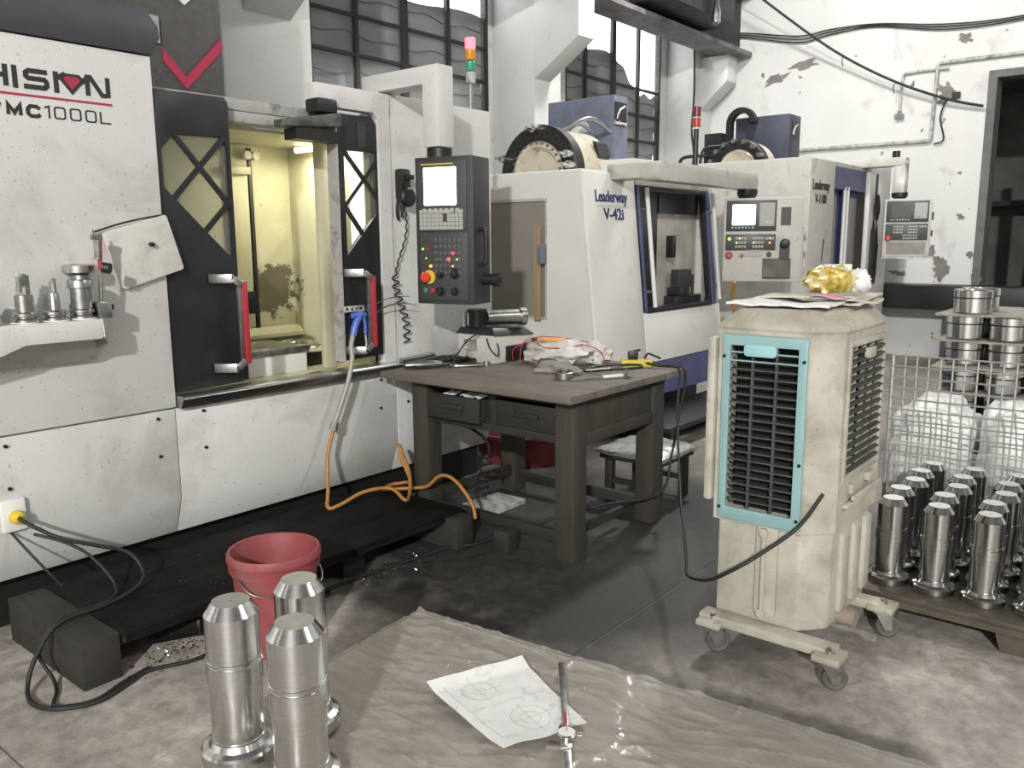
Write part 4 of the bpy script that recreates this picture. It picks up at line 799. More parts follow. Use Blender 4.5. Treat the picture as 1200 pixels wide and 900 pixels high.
pl = T('wooden_pallet', 'film-wrapped wooden pallet in the foreground carrying a drawing and steel shafts', 'pallet', (1.3, 1.1, 0))
MB(rot).box(-1.25, 0, -1.72, 0, .176, .196).build('top_board', m_ply2, pl, bevel=.002)
for x in (-1.22, -.66, -.1): MB(rot).box(x, x+.09, -1.7, -.02, .09, .176).build('stringer', m_ply2, pl, bevel=.003)
for y in (-1.68, -.9, -.12): MB(rot).box(-1.24, -.01, y, y+.1, .0, .09).build('foot', m_ply2, pl, bevel=.003)
def film(u, v):
    if u < .001 or v < .001: pass
    x = -1.27+1.30*u; y = -1.74+1.77*v; z = .202
    dx = max(0, x-.004, -1.254-x); dy = max(0, y-.004, -1.724-y); e = max(dx, dy)
    q = Vector((x*9, y*2.4, 0)); z += .004+.005*noise.noise(q)+.010*max(0, .55-abs(noise.noise(Vector((x*13+y*4, y*3.0, 2))))*6)+.009*max(0, .5-abs(noise.noise(Vector((x*6, y*8-x*4, 7))))*7)+.006*max(0, .5-abs(noise.noise(Vector((x*30+y*9, y*5, 4))))*5)
    if e > 0: z = .19-e*7*.6+.004*noise.noise(Vector((x*20, y*20, 0)))
    return (x, y, max(z, .012))
fm_ = MB(rot).grid(film, 190, 170).build('wrap_film', m_film, pl)
m_face = M('faced_steel', (.6, .6, .59), .5, 1, var=.06, vscale=40)
def shaft(name_label, group, scale=1.0):
    t = T('flanged_shaft', name_label, 'shaft', (0, 0, 0), group); s = scale
    MB().lathe([(0, 0), (.088*s, 0), (.09*s, .004*s), (.09*s, .03*s), (.085*s, .036*s), (.072*s, .042*s), (.0645*s, .055*s), (.0645*s, .06*s), (.062*s, .06*s)], n=40).build('flange', m_steel, t, angle=18)
    MB().lathe([(.062*s, .055*s), (.0625*s, .203*s)], n=40).build('lower_body', m_steel, t, angle=18)
    MB().lathe([(.0615*s, .203*s), (.0665*s, .205*s), (.0665*s, .25*s), (.0635*s, .2505*s), (.0635*s, .256*s), (.066*s, .257*s), (.066*s, .262*s), (.0635*s, .263*s)], n=40).build('collar', m_steel, t, angle=18)
    MB().lathe([(.0635*s, .262*s), (.0635*s, .372*s), (.044*s, .4*s)], n=40).build('upper_body', m_steel, t, angle=18)
    MB().lathe([(.044*s, .4*s), (.044*s, .4005*s), (.006*s, .4005*s), (.004*s, .394*s), (0, .394*s)], n=40).build('end_face', m_face, t, angle=18)
    return t
g1 = 'steel shafts on the wrapped pallet'
s0 = shaft('polished steel shaft at the pallet edge by the red bucket, its flange clear in view', g1); s0.location = (1.027, 1.707, .21)
for lb, q in (('polished steel shaft in front of another one on the wrapped pallet', (1.053, 1.494, .21)), ('polished steel shaft standing behind the other two, close before the red bucket', (1.21, 1.688, .21))):
    c = copy_tree(s0); c['label'] = lb; c.location = q
# drawing sheet
P1, P2, P3, P4 = [Vector(p) for p in ((1.524, 1.559, .212), (1.798, 1.434, .212), (1.653, 1.105, .212), (1.423, 1.195, .212))]
def sheet(u, v):
    p = (P1*(1-u)+P2*u)*(1-v)+(P4*(1-u)+P3*u)*v
    p.z += .010+.006*noise.noise(Vector((u*3, v*3, 5)))+.02*max(0, .12-v)/.12*(.6+.4*u)+.018*max(0, v-.85)/.15*(1-u)*.5
    return p
dw = T('drawing_sheet', 'white technical drawing sheet lying on the wrapped pallet', 'paper', (1.6, 1.33, .21))
MB().grid(sheet, 24, 30, .001).build('sheet', m_paper, dw)
m_pencil = M('print_grey', (.47, .47, .47), .8)
def ring2(u0, v0, r, w, sq=.8):
    pts = []
    for k in range(28):
        a = 2*math.pi*k/28; pts.append(sheet(u0+r*math.cos(a), v0+r*sq*math.sin(a))+Vector((0, 0, .0012)))
    return MB().tube(pts+[pts[0]], w, 4, 1)
ring2(.36, .26, .16, .0009).build('drawn_circle', m_pencil, dw); ring2(.36, .26, .06, .0005).build('drawn_circle', m_pencil, dw); ring2(.55, .74, .19, .0007).build('drawn_circle', m_pencil, dw); ring2(.55, .74, .1, .0005).build('drawn_circle', m_pencil, dw)
for a, b in (((.1, .1), (.1, .9)), ((.08, .48), (.9, .48)), ((.36, .06), (.36, .46)), ((.14, .26), (.6, .26)), ((.55, .54), (.55, .94)), ((.3, .74), (.82, .74)), ((.7, .86), (.95, .86)), ((.7, .92), (.95, .92)), ((.72, .12), (.92, .12)), ((.72, .17), (.88, .17))):
    MB().tube([sheet(a[0]+(b[0]-a[0])*t/6, a[1]+(b[1]-a[1])*t/6)+Vector((0, 0, .0012)) for t in range(7)], .0005, 4, 0).build('drawn_line', m_pencil, dw)
# dial caliper
ca = T('dial_caliper', 'steel dial caliper lying across the corner of the drawing', 'caliper', (1.6, 1.15, .22))
d0 = Vector((1.545, 1.093, .236)); d1 = Vector((1.862, 1.338, .222))
MB().bar(d0-(d1-d0)*.35, d1, .017, .005).build('beam', m_steel2, ca, bevel=.001)
e = (d1-d0).normalized(); n_ = Vector((-e.y, e.x, 0))
MB().bar(d0-e*.05+n_*.003, d0+e*.05+n_*.003, .03, .012).build('slider', m_stain, ca, bevel=.002)
MB().lathe([(.024, 0), (.025, .01), (.022, .013), (.022, .0125), (0, .0125)], d0+Vector((0, 0, .006)), n=28).build('dial_case', m_steel, ca)
MB().lathe([(.021, 0), (0, .0005)], d0+Vector((0, 0, .019)), n=28).build('dial_face', m_white, ca)
MB().bar(d0+Vector((0, 0, .0205)), d0+e*.016+Vector((0, 0, .0205)), .0015, .0006).build('needle', m_ink, ca)
MB().bar(d0+e*.06+Vector((0, 0, .004)), d0+e*.12+Vector((0, 0, .004)), .008, .002).build('red_reflection', m_red, ca)  # red strip modelled in place of a red reflection
MB().cyl(d0+n_*(-.026)+Vector((0, 0, .01)), d0+n_*(-.038)+Vector((0, 0, .01)), .006, 10).build('thumb_wheel', m_steel, ca)
MB().hexa([d0-e*.06-n_*.005, d0-e*.04-n_*.005, d0-e*.04+n_*.05, d0-e*.05+n_*.05], [d0-e*.06-n_*.005+Vector((0, 0, .004)), d0-e*.04-n_*.005+Vector((0, 0, .004)), d0-e*.04+n_*.05+Vector((0, 0, .004)), d0-e*.05+n_*.05+Vector((0, 0, .004))]).build('jaw', m_steel2, ca)
# ================================================================ wooden work table
m_tabw = WOOD('worn_table_wood', (.012, .011, .009), (.028, .025, .02), (6, .9, 6), .7, .35, (.035, .032, .028), .5, .78)
m_tabtop = WOOD('worn_table_top', (.095, .082, .068), (.185, .16, .133), (6, .8, 6), .65, .3, (.09, .082, .07), .48, .75)
m_legw = WOOD('worn_leg_wood', (.022, .02, .016), (.052, .046, .036), (7, 7, .8), .7, .35, (.045, .04, .033), .5, .8)
tb = T('work_table', 'dark worn wooden work table with two drawers in front of the big machine', 'table', (3.35, 2.6, 0))
for k in range(5):
    a = 2.865+.21*k; MB().box(a+.001, a+.209, 2.015, 3.215, .755, .79).build('top_plank', m_tabtop, tb, bevel=.004)
LX = (2.955, 3.66); LY = (2.06, 2.97)
for x in LX:
    for y in LY: MB().box(x, x+.105, y, y+.105, 0, .755).build('leg', m_legw, tb, bevel=.005)
MB().box(3.0, 3.03, 2.165, 2.97, .715, .755).box(3.0, 3.03, 2.165, 2.97, .535, .575).box(3.0, 3.03, 2.55, 2.60, .575, .715).build('drawer_rail', m_tabw, tb, bevel=.003)
MB().box(3.06, 3.66, 2.078, 2.1, .535, .755).build('apron', m_legw, tb, bevel=.003)
MB().box(3.06, 3.66, 2.066, 2.08, .535, .595).build('apron_rail', m_legw, tb, bevel=.003)
MB().box(2.985, 3.69, 3.045, 3.07, .56, .755).build('apron', m_tabw, tb)
MB().box(3.70, 3.73, 2.16, 2.97, .56, .755).build('apron', m_tabw, tb)
for y0, y1, dx in ((2.605, 2.955, -.055), (2.175, 2.545, 0)):
    dr_ = MB().box(2.995+dx, 3.015+dx, y0, y1, .578, .70).box(3.015+dx, 3.5, y0+.01, y0+.025, .585, .69).box(3.015+dx, 3.5, y1-.025, y1-.01, .585, .69).box(3.015+dx, 3.5, y0+.01, y1-.01, .582, .59).build('drawer', m_tabw, tb, bevel=.003)
    ym = (y0+y1)/2; MB().box(2.982+dx, 2.995+dx, ym-.075, ym+.075, .632, .658).build('handle', m_tabw, dr_, bevel=.004)
MB().box(3.0, 3.03, 2.165, 2.97, .06, .12).build('stretcher', m_tabw, tb, bevel=.004)
MB().box(3.70, 3.73, 2.165, 2.97, .06, .12).build('stretcher', m_tabw, tb, bevel=.004)
MB().box(3.06, 3.70, 2.99, 3.02, .10, .16).build('stretcher', m_tabw, tb, bevel=.004)
MB().box(3.2, 3.55, 2.165, 2.19, .06, .1).build('stretcher', m_tabw, tb)
solo('bracing_foot', MB().box(2.88, 2.955, 2.38, 2.47, 0, .1), m_timber, 'short dark timber stub on the floor under the table edge', 'wood block', (2.92, 2.48, 0), bevel=.004)
solo('paper_in_drawer', MB().grid(lambda u, v: (2.955+.1*v, 2.62+.12*u, .70+.012*math.sin(u*9)+.008*v), 8, 4, .003), m_paper, 'white scrap of paper sticking out of the open drawer', 'paper', (2.98, 2.68, .70))
solo('paper_in_drawer', MB().grid(lambda u, v: (2.96+.08*v, 2.80+.06*u, .695+.008*math.sin(u*7)+.01*v), 6, 4, .003), m_paper, 'small white scrap poking from the open drawer by the far leg', 'paper', (2.98, 2.83, .70))
# tool locking stand
ls = T('tool_lock_stand', 'white tool clamping stand with dark top at the back of the table', 'tool stand', (3.58, 3.02, .79))
MB().py([(3.40, .79), (3.80, .79), (3.80, .87), (3.74, .93), (3.40, .95)], 2.9, 3.16).build('body', m_panel3, ls, bevel=.006)
MB().hexa([(3.39, 2.885, .945), (3.75, 2.885, .925), (3.75, 3.17, .925), (3.39, 3.17, .945)], [(3.42, 2.92, .985), (3.70, 2.92, .965), (3.70, 3.15, .965), (3.42, 3.15, .985)]).build('top_plate', m_dark, ls, bevel=.004)
MB().box(3.50, 3.72, 2.89, 2.9, .795, .88).build('front_plate', m_dark, ls, bevel=.004)
MB().cyl((3.44, 3.05, .985), (3.44, 3.05, 1.06), .045, 18).cyl((3.44, 3.05, 1.06), (3.44, 3.05, 1.08), .055, 18).build('clamp_ring', m_dark, ls)
MB().cyl((3.48, 3.02, 1.03), (3.66, 2.93, 1.03), .042, 16).cyl((3.66, 2.93, 1.03), (3.69, 2.915, 1.03), .05, 16).build('tool_in_clamp', m_steel2, ls)
MB().cyl((3.39, 3.1, .985), (3.39, 3.1, 1.07), .014, 10).build('pin', m_stain, ls)
MB().box(3.385, 3.40, 3.02, 3.1, .86, .915).build('name_plate', m_steel2, ls)
# dark cables and tools heaped at the left of the table
cbm = MB()
for k in range(5):
    cbm.tube([(3.0+.05*k, 3.17-.02*k, .80), (3.08+.06*k, 3.12+.03*math.sin(k*2), .80+.02*(k % 3)), (3.2+.04*k, 3.08-.02*k, .815+.015*(k % 2)), (3.34+.02*k, 3.13, .80), (3.42, 3.05+.03*k, .805)], .007, 6)
solo('cable_tangle', cbm, m_rubber, 'tangle of black cables at the machine end of the table', 'cable', (3.2, 3.12, .79))
grn = T('die_grinder', 'slim steel air grinder lying among the black cables', 'grinder', (3.1, 3.08, .79))
MB().lathe([(.008, 0), (.014, .01), (.016, .05), (.02, .07), (.02, .17), (.014, .19), (.014, .2)], (2.98, 3.15, .812), (Vector((0, 0, 1)), Vector((.55, .83, 0)).normalized(), Vector((.83, -.55, 0)).normalized()), 14).build('body', m_steel2, grn)
MB().cyl((3.146, 3.04, .812), (3.18, 3.018, .812), .005, 8).build('spindle', m_stain, grn)
sp_ = T('steel_spanner', 'bright steel socket spanner beside the tool clamping stand', 'spanner', (3.25, 2.95, .79))
MB().bar((3.18, 3.0, .798), (3.32, 2.88, .798), .018, .01).build('shank', m_steel, sp_, bevel=.002)
MB().cyl((3.32, 2.88, .792), (3.32, 2.88, .82), .018, 12).cyl((3.18, 3.0, .792), (3.18, 3.0, .812), .016, 12).build('socket', m_steel, sp_)
wire('test_wire', [(3.12, 2.95, .80), (3.2, 2.98, .86), (3.32, 3.0, .93), (3.40, 2.96, .955), (3.43, 2.9, .9), (3.40, 2.87, .84), (3.36, 2.89, .88), (3.38, 2.93, .93)], .004, m_rubber, 'thin dark wire looping up to the tool clamping stand', 'wire')
# bundle of rags with red wire and a cutter on top
m_rag = M('pale_plastic_bag', (.55, .53, .49), .5, var=.12, vscale=9, dirt=(.32, .30, .27), dscale=8)
rg = T('rag_bundle', 'crumpled pale bag bundle bound with thin red wire on the table', 'bundle', (3.7, 2.68, .79))
MB().blob((3.66, 2.65, .84), (.15, .20, .075), .32, 2.6, 18, 4, -.05).blob((3.80, 2.56, .83), (.11, .14, .07), .4, 3, 14, 9, -.04).build('bag', m_rag, rg)
MB().tube([(3.52, 2.86, .80), (3.50, 2.84, .87), (3.56, 2.76, .91), (3.54, 2.66, .885), (3.57, 2.55, .89), (3.66, 2.48, .90), (3.72, 2.42, .86), (3.72, 2.40, .80)], .003, 5).tube([(3.5, 2.8, .80), (3.53, 2.80, .90), (3.65, 2.78, .925), (3.75, 2.66, .915), (3.8, 2.5, .89)], .0025, 5).build('red_wire', m_red, rg)
kn = T('box_cutter', 'orange box cutter lying on the pale bag bundle', 'knife', (3.6, 2.68, .92))
MB().bar((3.575, 2.735, .922), (3.64, 2.60, .925), .022, .014).build('handle', M('orange_plastic', (.75, .3, .02), .4), kn, bevel=.003)
MB().bar((3.56, 2.765, .921), (3.575, 2.735, .922), .02, .015).build('slider', m_black, kn, bevel=.002)
gl = T('work_gloves', 'pair of grey cloth gloves crumpled beside the pale bundle', 'gloves', (3.42, 2.47, .79))
m_glove = M('grey_cloth', (.26, .25, .225), .9, var=.15, vscale=14)
MB().blob((3.42, 2.50, .812), (.07, .11, .03), .35, 3, 12, 6, -.02).build('glove', m_glove, gl)
MB().blob((3.38, 2.40, .806), (.05, .09, .022), .35, 3, 12, 11, -.014).tube([(3.36, 2.46, .80), (3.33, 2.5, .802), (3.31, 2.55, .80)], .012, 6).build('glove', m_glove, gl)
MB().blob((3.46, 2.58, .815), (.05, .06, .028), .3, 3, 10, 2, -.022).build('glove_cuff', M('dark_cuff', (.07, .068, .062), .9), gl)
tn = T('steel_cup', 'round aluminium cup with notched rim near the table edge', 'cup', (3.235, 2.315, .79))
MB().lathe([(0, .001), (.044, 0), (.046, .003), (.046, .034), (.042, .036), (.042, .006), (0, .006)], (3.235, 2.315, .79), n=28).build('cup', m_stain, tn)
cl_ = MB()
for k in range(5): a = k*1.256; cl_.cyl((3.235+.036*math.cos(a), 2.315+.036*math.sin(a), .82), (3.235+.036*math.cos(a), 2.315+.036*math.sin(a), .838), .005, 6)
cl_.build('pegs', m_stain, tn, kind='stuff')
vc = T('vernier_caliper', 'pale steel caliper lying open along the table edge', 'caliper', (3.37, 2.16, .79))
MB().bar((3.20, 2.25, .797), (3.44, 2.10, .803), .014, .006).build('beam', m_steel, vc, bevel=.001)
MB().bar((3.34, 2.163, .803), (3.43, 2.107, .806), .022, .012).build('slider', m_white, vc, bevel=.002)
MB().box(3.432, 3.44, 2.085, 2.095, .79, .835).bar((3.44, 2.10, .80), (3.42, 2.055, .80), .012, .008).build('jaw', m_steel2, vc)
hs = T('hacksaw', 'dark steel hacksaw frame with pale blade on the table', 'saw', (3.56, 2.27, .79))
MB().tube([(3.5, 2.38, .80), (3.62, 2.32, .81), (3.72, 2.24, .81), (3.76, 2.20, .805), (3.72, 2.19, .80), (3.60, 2.27, .797), (3.5, 2.33, .797)], .006, 6, 4).build('frame', m_dark, hs)
MB().bar((3.48, 2.35, .80), (3.44, 2.19, .83), .012, .006).build('blade', m_white, hs)
MB().bar((3.47, 2.43, .80), (3.50, 2.34, .80), .03, .02).build('handle', m_black, hs, bevel=.005)
ps = T('power_strip', 'yellow power strip with a black plug near the table corner', 'power strip', (3.75, 2.24, .79))
Pm = Matrix.Translation((3.775, 2.235, .79)) @ Matrix.Rotation(R(-52), 4, 'Z')
MB(Pm).box(-.085, .085, -.03, .03, 0, .042).build('body', M('strip_yellow', (.55, .45, .06), .5, dirt=(.3, .24, .05), dscale=20), ps, bevel=.01, seg=3)
MB(Pm).box(-.045, .005, -.02, .02, .042, .085).bar((-.02, 0, .085), (.02, .01, .09), .014, .012).build('plug', m_black, ps, bevel=.004)
MB(Pm).tube([(.04, 0, .045), (.06, .01, .07), (.09, .01, .06), (.12, -.02, .05)], .006, 6).build('lead_stub', m_rubber, ps)
solo('loose_rod', MB().cyl((3.78, 2.45, .798), (3.84, 2.30, .80), .005, 8), m_steel2, 'thin dark steel rod behind the yellow power strip', 'rod', (3.8, 2.38, .79))
# coiled black air lead under the table
cw = [(3.05, 2.86, .53), (3.12, 2.82, .5), (3.2, 2.78, .42), (3.22, 2.78, .34)]
for k in range(26): cw.append((3.22-.05*(k/26)+.035*math.cos(k*1.2), 2.80+.03*math.sin(k*1.2), .33-.2*k/26))
solo('coiled_lead', MB().tube(cw, .008, 6, 3), m_rubber, 'coiled black lead hanging below the table drawers', 'cable', (3.2, 2.8, .13))
# stool and tub
st = T('low_stool', 'low wooden stool with a shiny silver padded seat behind the table leg', 'stool', (4.08, 2.33, 0))
m_foil = M('silver_foil', (.5, .5, .49), .3, .75, var=.2, vscale=12, bump=1, bscale=14)
MB().grid(lambda u, v: (3.86+.42*u, 2.12+.42*v, .285+.035*(16*u*(1-u)*v*(1-v))**.4+.008*noise.noise(Vector((u*7, v*7, 1)))), 22, 22, .02).build('cushion', m_foil, st)
MB().box(3.875, 4.265, 2.135, 2.525, .235, .266).build('seat', m_tabw, st, bevel=.004)
for x in (3.90, 4.20):
    for y in (2.155, 2.46): MB().box(x, x+.045, y, y+.045, 0, .235).build('leg', m_tabw, st, bevel=.003)
MB().box(3.91, 3.935, 2.2, 2.46, .09, .12).build('stretcher', m_tabw, st); MB().box(4.21, 4.235, 2.2, 2.46, .09, .12).build('stretcher', m_tabw, st)
solo('red_tub', MB().lathe([(0, .0), (.27, 0), (.30, .01), (.40, .2), (.42, .21), (.42, .225), (.40, .228), (.385, .215), (.29, .025), (0, .02)], (4.33, 3.40, 0), n=44), M('maroon_plastic', (.17, .03, .035), .4, var=.15, vscale=6), 'wide maroon plastic tub on the floor between the two white machines', 'tub', (4.33, 3.4, 0))
solo('metal_tray', MB().box(3.2, 3.52, 2.78, 3.0, .002, .03).box(3.22, 3.5, 2.8, 2.98, .03, .034), m_conduit, 'pale flat tray on the floor under the table', 'tray', (3.36, 2.9, 0), bevel=.003)

# ================================================================ evaporative cooler
m_cool = M('aged_cream_plastic', (.45, .428, .365), .5, var=.08, vscale=3, dirt=(.25, .228, .18), dscale=5, dlo=.44, dhi=.72, speck=(.22, .205, .175), sscale=60, slo=.705)
m_aqua = M('aqua_plastic', (.24, .39, .395), .45, var=.07, vscale=5, dirt=(.2, .3, .3), dscale=9, dlo=.55, dhi=.8)
m_aqua2 = M('aqua_clean', (.29, .52, .55), .4)
m_cool_slat = M('dark_slat', (.06, .064, .062), .6, var=.3, vscale=12)  # dark tone for the ribs and all but the uppermost front slats
m_slat2 = M('shaded_slat', (.055, .053, .047), .7, var=.3, vscale=12)  # side slats carry their shade in this darker colour
m_core = M('filter_black', (.008, .009, .009), .95)
ck = T('air_cooler', 'tall cream evaporative air cooler on casters with aqua front grille', 'air cooler', (2.9, 1.02, 0))
foot = [(2.655, 1.245), (2.655, .93), (2.745, .85), (3.15, .85), (3.19, .89), (3.19, 1.245)]
def inset(pts, d, c=(2.9, 1.03)): return [(c[0]+(p[0]-c[0])*(1-d/.27), c[1]+(p[1]-c[1])*(1-d/.21)) for p in pts]
front_hole = rect(.953, 1.205, .522, 1.105)
MB().pz(inset(foot, .012), .13, .525).build('water_tank', m_cool, ck, bevel=.012)
# upper housing: wall panels with real openings for the grilles
MB().px(rect(.93, 1.245, .48, 1.15), 2.65, 2.675, [front_hole]).build('front_wall', m_cool, ck)
MB().plate(rect(0, 1, .48, 1.15), lambda a, b, d: (2.65+.09*a+d*.66, .93-.08*a+d*.75, b), 0, .025).build('corner_panel', m_cool, ck)
MB().py(rect(2.74, 3.19, .48, 1.15), .85, .875, [rect(2.785, 3.15, .655, 1.105)]).build('side_wall', m_cool, ck)
MB().box(2.675, 3.19, 1.225, 1.25, .48, 1.15).box(3.165, 3.19, .875, 1.225, .48, 1.15).build('rear_walls', m_cool, ck)
MB().pz(inset(foot, .05), .50, 1.12).build('filter_core', m_core, ck)
MB().hexa([(2.64, 1.252, .54), (2.70, 1.252, .54), (2.70, 1.285, .54), (2.64, 1.285, .54)], [(2.64, 1.252, 1.12), (2.70, 1.252, 1.12), (2.70, 1.285, 1.12), (2.64, 1.285, 1.12)]).build('far_grille_frame', m_cool, ck, bevel=.012)
ft = [(2.645, 1.25), (2.645, .925), (2.74, .843), (3.155, .843), (3.195, .88), (3.195, 1.25)]; ti = inset(ft, .055)
lid = MB(); n = len(ft)
lid.add([(p[0], p[1], 1.148) for p in ft]+[(p[0], p[1], 1.168) for p in ft]+[(p[0], p[1], 1.222) for p in ti], [tuple(range(n-1, -1, -1)), tuple(range(2*n, 3*n))]+[(i, (i+1) % n, n+(i+1) % n, n+i) for i in range(n)]+[(n+i, n+(i+1) % n, 2*n+(i+1) % n, 2*n+i) for i in range(n)])
lid.build('lid', m_cool, ck, bevel=.008)
MB().hexa([(2.665, .955, 1.178), (2.745, .882, 1.178), (2.76, .89, 1.178), (2.68, .965, 1.178)], [(2.70, .98, 1.224), (2.78, .905, 1.224), (2.80, .92, 1.224), (2.72, .99, 1.224)]).build('control_cover', m_cool, ck)
fr = MB().px(rect(.935, 1.225, .49, 1.135), 2.634, 2.65, [rect(.965, 1.197, .535, 1.098)]).build('front_grille_frame', m_aqua, ck, bevel=.004)
MB().box(2.637, 2.652, .965, 1.197, .505, .53).build('grille_lip', m_aqua2, fr, bevel=.003)
MB().plate(rrect(1.035, 1.145, 1.066, 1.105, .012), lambda a, b, d: (d, a, b), 2.624, 2.642).build('grille_pull', m_aqua2, fr, bevel=.004)
for k in range(19):
    z = .56+.0285*k; MB().box(2.641, 2.655, .965, 1.197, z, z+.0045).build('slat', m_aqua if k > 16 else m_cool_slat, fr)
for y in (1.04, 1.122): MB().box(2.646, 2.658, y-.004, y+.004, .535, 1.098).build('rib', m_cool_slat, fr)
for y, z in ((.944, 1.06), (.944, .72), (.944, .53), (1.217, 1.06), (1.217, .53)): MB().cyl((2.63, y, z), (2.637, y, z), .006, 8).build('screw', m_black, fr)
sf = MB().py(rect(2.768, 3.165, .64, 1.12), .843, .851, [rect(2.79, 3.143, .668, 1.098)]).build('side_grille_frame', m_cool, ck, bevel=.003)
for k in range(15):
    z = .675+.0285*k; MB().hexa([(2.79, .84, z), (3.143, .84, z), (3.143, .857, z+.004), (2.79, .857, z+.004)], [(2.79, .84, z+.005), (3.143, .84, z+.005), (3.143, .857, z+.009), (2.79, .857, z+.009)]).build('slat', m_slat2, sf)
for x in (2.88, 2.97, 3.06): MB().box(x-.006, x+.006, .857, .87, .665, 1.1).build('rib', m_cool, sf)
MB().py(rrect(2.92, 3.01, 1.05, 1.085, .01), .832, .845).build('grille_pull', m_cool, sf, bevel=.003)
MB().box(2.79, 3.13, .83, .85, .553, .566).box(2.83, 3.12, .82, .835, .575, .59).build('lower_handle', m_cool, ck, bevel=.004)
MB().box(2.85, 2.87, .835, .85, .59, .625).build('latch', m_cool, ck, bevel=.003); MB().box(3.02, 3.09, .83, .85, .60, .63).build('latch', m_cool, ck, bevel=.003)
gg = MB().plate(rrect(1.01, 1.085, .16, .50, .02), lambda a, b, d: (d, a, b), 2.652, 2.668).build('gauge_recess', m_cool, ck, bevel=.003)
MB().cyl((2.645, 1.055, .175), (2.645, 1.055, .475), .008, 10).build('gauge_tube', M('gauge_plastic', (.4, .39, .33), .3), gg)
for z in (.465, .175): MB().cyl((2.635, 1.055, z), (2.66, 1.055, z), .015, 12).build('gauge_fitting', m_cool, gg)
for x in (2.86, 2.99, 3.11): MB().hexa([(x-.035, .845, .17), (x+.035, .845, .17), (x+.035, .88, .17), (x-.035, .88, .17)], [(x-.035, .845, .44), (x+.035, .845, .44), (x+.035, .88, .47), (x-.035, .88, .47)]).build('tank_rib', m_cool, ck, bevel=.006)
MB().box(2.59, 2.66, .785, 1.26, .105, .14).build('front_rail', m_cool, ck, bevel=.006)
MB().box(3.06, 3.12, .775, 1.26, .105, .14).build('rear_rail', m_cool, ck, bevel=.006)
MB().cyl((2.86, .86, .145), (2.86, .80, .145), .03, 14).build('drain_cap', M('drain_brown', (.25, .2, .15), .6), ck)
def caster(x, y, a):
    c = MB().box(x-.05, x+.05, y-.045, y+.045, .105, .128).build('caster', m_cool, ck, bevel=.006)
    MB().lathe([(.006, .128), (.016, .128), (.016, .138), (.006, .145)], (x, y, 0), n=10).build('stud', m_stain, c)
    d = Vector((math.cos(a), math.sin(a), 0)); nn = Vector((-d.y, d.x, 0)); wc = Vector((x, y, .042))+d*.02
    f = MB()
    for s in (-1, 1): f.hexa([wc+nn*s*.02-d*.012+Vector((0, 0, -.01)), wc+nn*s*.02+d*.012+Vector((0, 0, -.01)), wc+nn*s*.024+d*.012+Vector((0, 0, -.01)), wc+nn*s*.024-d*.012+Vector((0, 0, -.01))], [Vector((x, y, .1))+nn*s*.02-d*.03, Vector((x, y, .1))+nn*s*.02+d*.03, Vector((x, y, .1))+nn*s*.024+d*.03, Vector((x, y, .1))+nn*s*.024-d*.03])
    f.bar(Vector((x, y, .1))-d*.035, Vector((x, y, .1))+d*.035, .05, .008).build('fork', m_steel2, c)
    MB().lathe([(.008, -.013), (.022, -.014), (.026, -.009), (.036, -.013), (.042, -.008), (.042, .008), (.036, .013), (.026, .009), (.022, .014), (.008, .013)], wc, (d, Vector((0, 0, 1)), nn), 24).build('wheel', M('caster_grey', (.09, .086, .08), .7), c)
for x, y, a in ((2.60, .80, -1.0), (2.605, 1.21, -.9), (3.10, .775, -1.1), (3.12, 1.24, -.5)): caster(x, y, R(a*57))
wire('cooler_cord', [(2.70, .884, .62), (2.62, .93, .52), (2.545, 1.02, .43), (2.50, 1.10, .365), (2.53, 1.2, .295), (2.62, 1.32, .25), (2.70, 1.37, .275), (2.85, 1.46, .33), (3.05, 1.58, .36), (3.43, 1.8, .51), (3.66, 1.93, .66), (3.78, 1.985, .74), (3.80, 2.005, .803), (3.81, 2.1, .806), (3.80, 2.19, .83)], .0065, m_rubber, 'black cord drooping from the air cooler to the yellow power strip', 'cable')
# things on the cooler
solo('cloth_pad', MB().grid(lambda u, v: (2.67+.26*v+.02*u, 1.235-.34*u, 1.240+.012*math.sin(u*8)*v+.006*noise.noise(Vector((u*6, v*6, 0)))), 20, 14, .009), m_paper, 'folded white cloth pad lying flat on the air cooler', 'cloth', (2.8, 1.07, 1.224))
solo('cardboard_sheet', MB().grid(lambda u, v: (2.82+.32*v, 1.18-.32*u, 1.252+.006*math.sin(v*5+u*3)), 12, 12, .006), M('pale_card', (.52, .49, .42), .8, var=.1), 'pale cardboard sheets under the golden packet on the air cooler', 'cardboard', (2.98, 1.02, 1.235))
solo('cardboard_sheet', MB().grid(lambda u, v: (2.85+.27*v, .96-.11*u, 1.238+.005*math.sin(v*7)), 12, 6, .008), M('pale_card2', (.56, .54, .48), .8, var=.1), 'creased paper sheet hanging over the near edge of the air cooler top', 'paper', (2.95, .9, 1.23))
solo('pink_slip', MB().grid(lambda u, v: (2.80+.10*v, 1.0-.12*u, 1.259+.006*math.sin(u*6)), 8, 6, .002), M('pink_paper', (.62, .33, .40), .8), 'pink paper slip in front of the golden packet', 'paper', (2.85, .94, 1.258))
gp = T('foil_packet', 'crumpled golden foil packet with white end on the air cooler', 'packet', (3.0, 1.0, 1.262))
Gm = Matrix.Translation((2.98, .99, 1.262)) @ Matrix.Rotation(R(-38), 4, 'Z')
def gold():
    m, nt, b = nodes('gold_foil'); v = coords(nt); n = noise_n(nt, v, 16, 5, .6, 1.5); r = ramp(nt, n.outputs[0], [(.38, (.36, .25, .03, 1)), (.5, (.62, .50, .14, 1)), (.62, (.75, .70, .5, 1))]); nt.links.new(r.outputs[0], b.inputs['Base Color']); b.inputs['Roughness'].default_value = .35; b.inputs['Metallic'].default_value = .25; return m
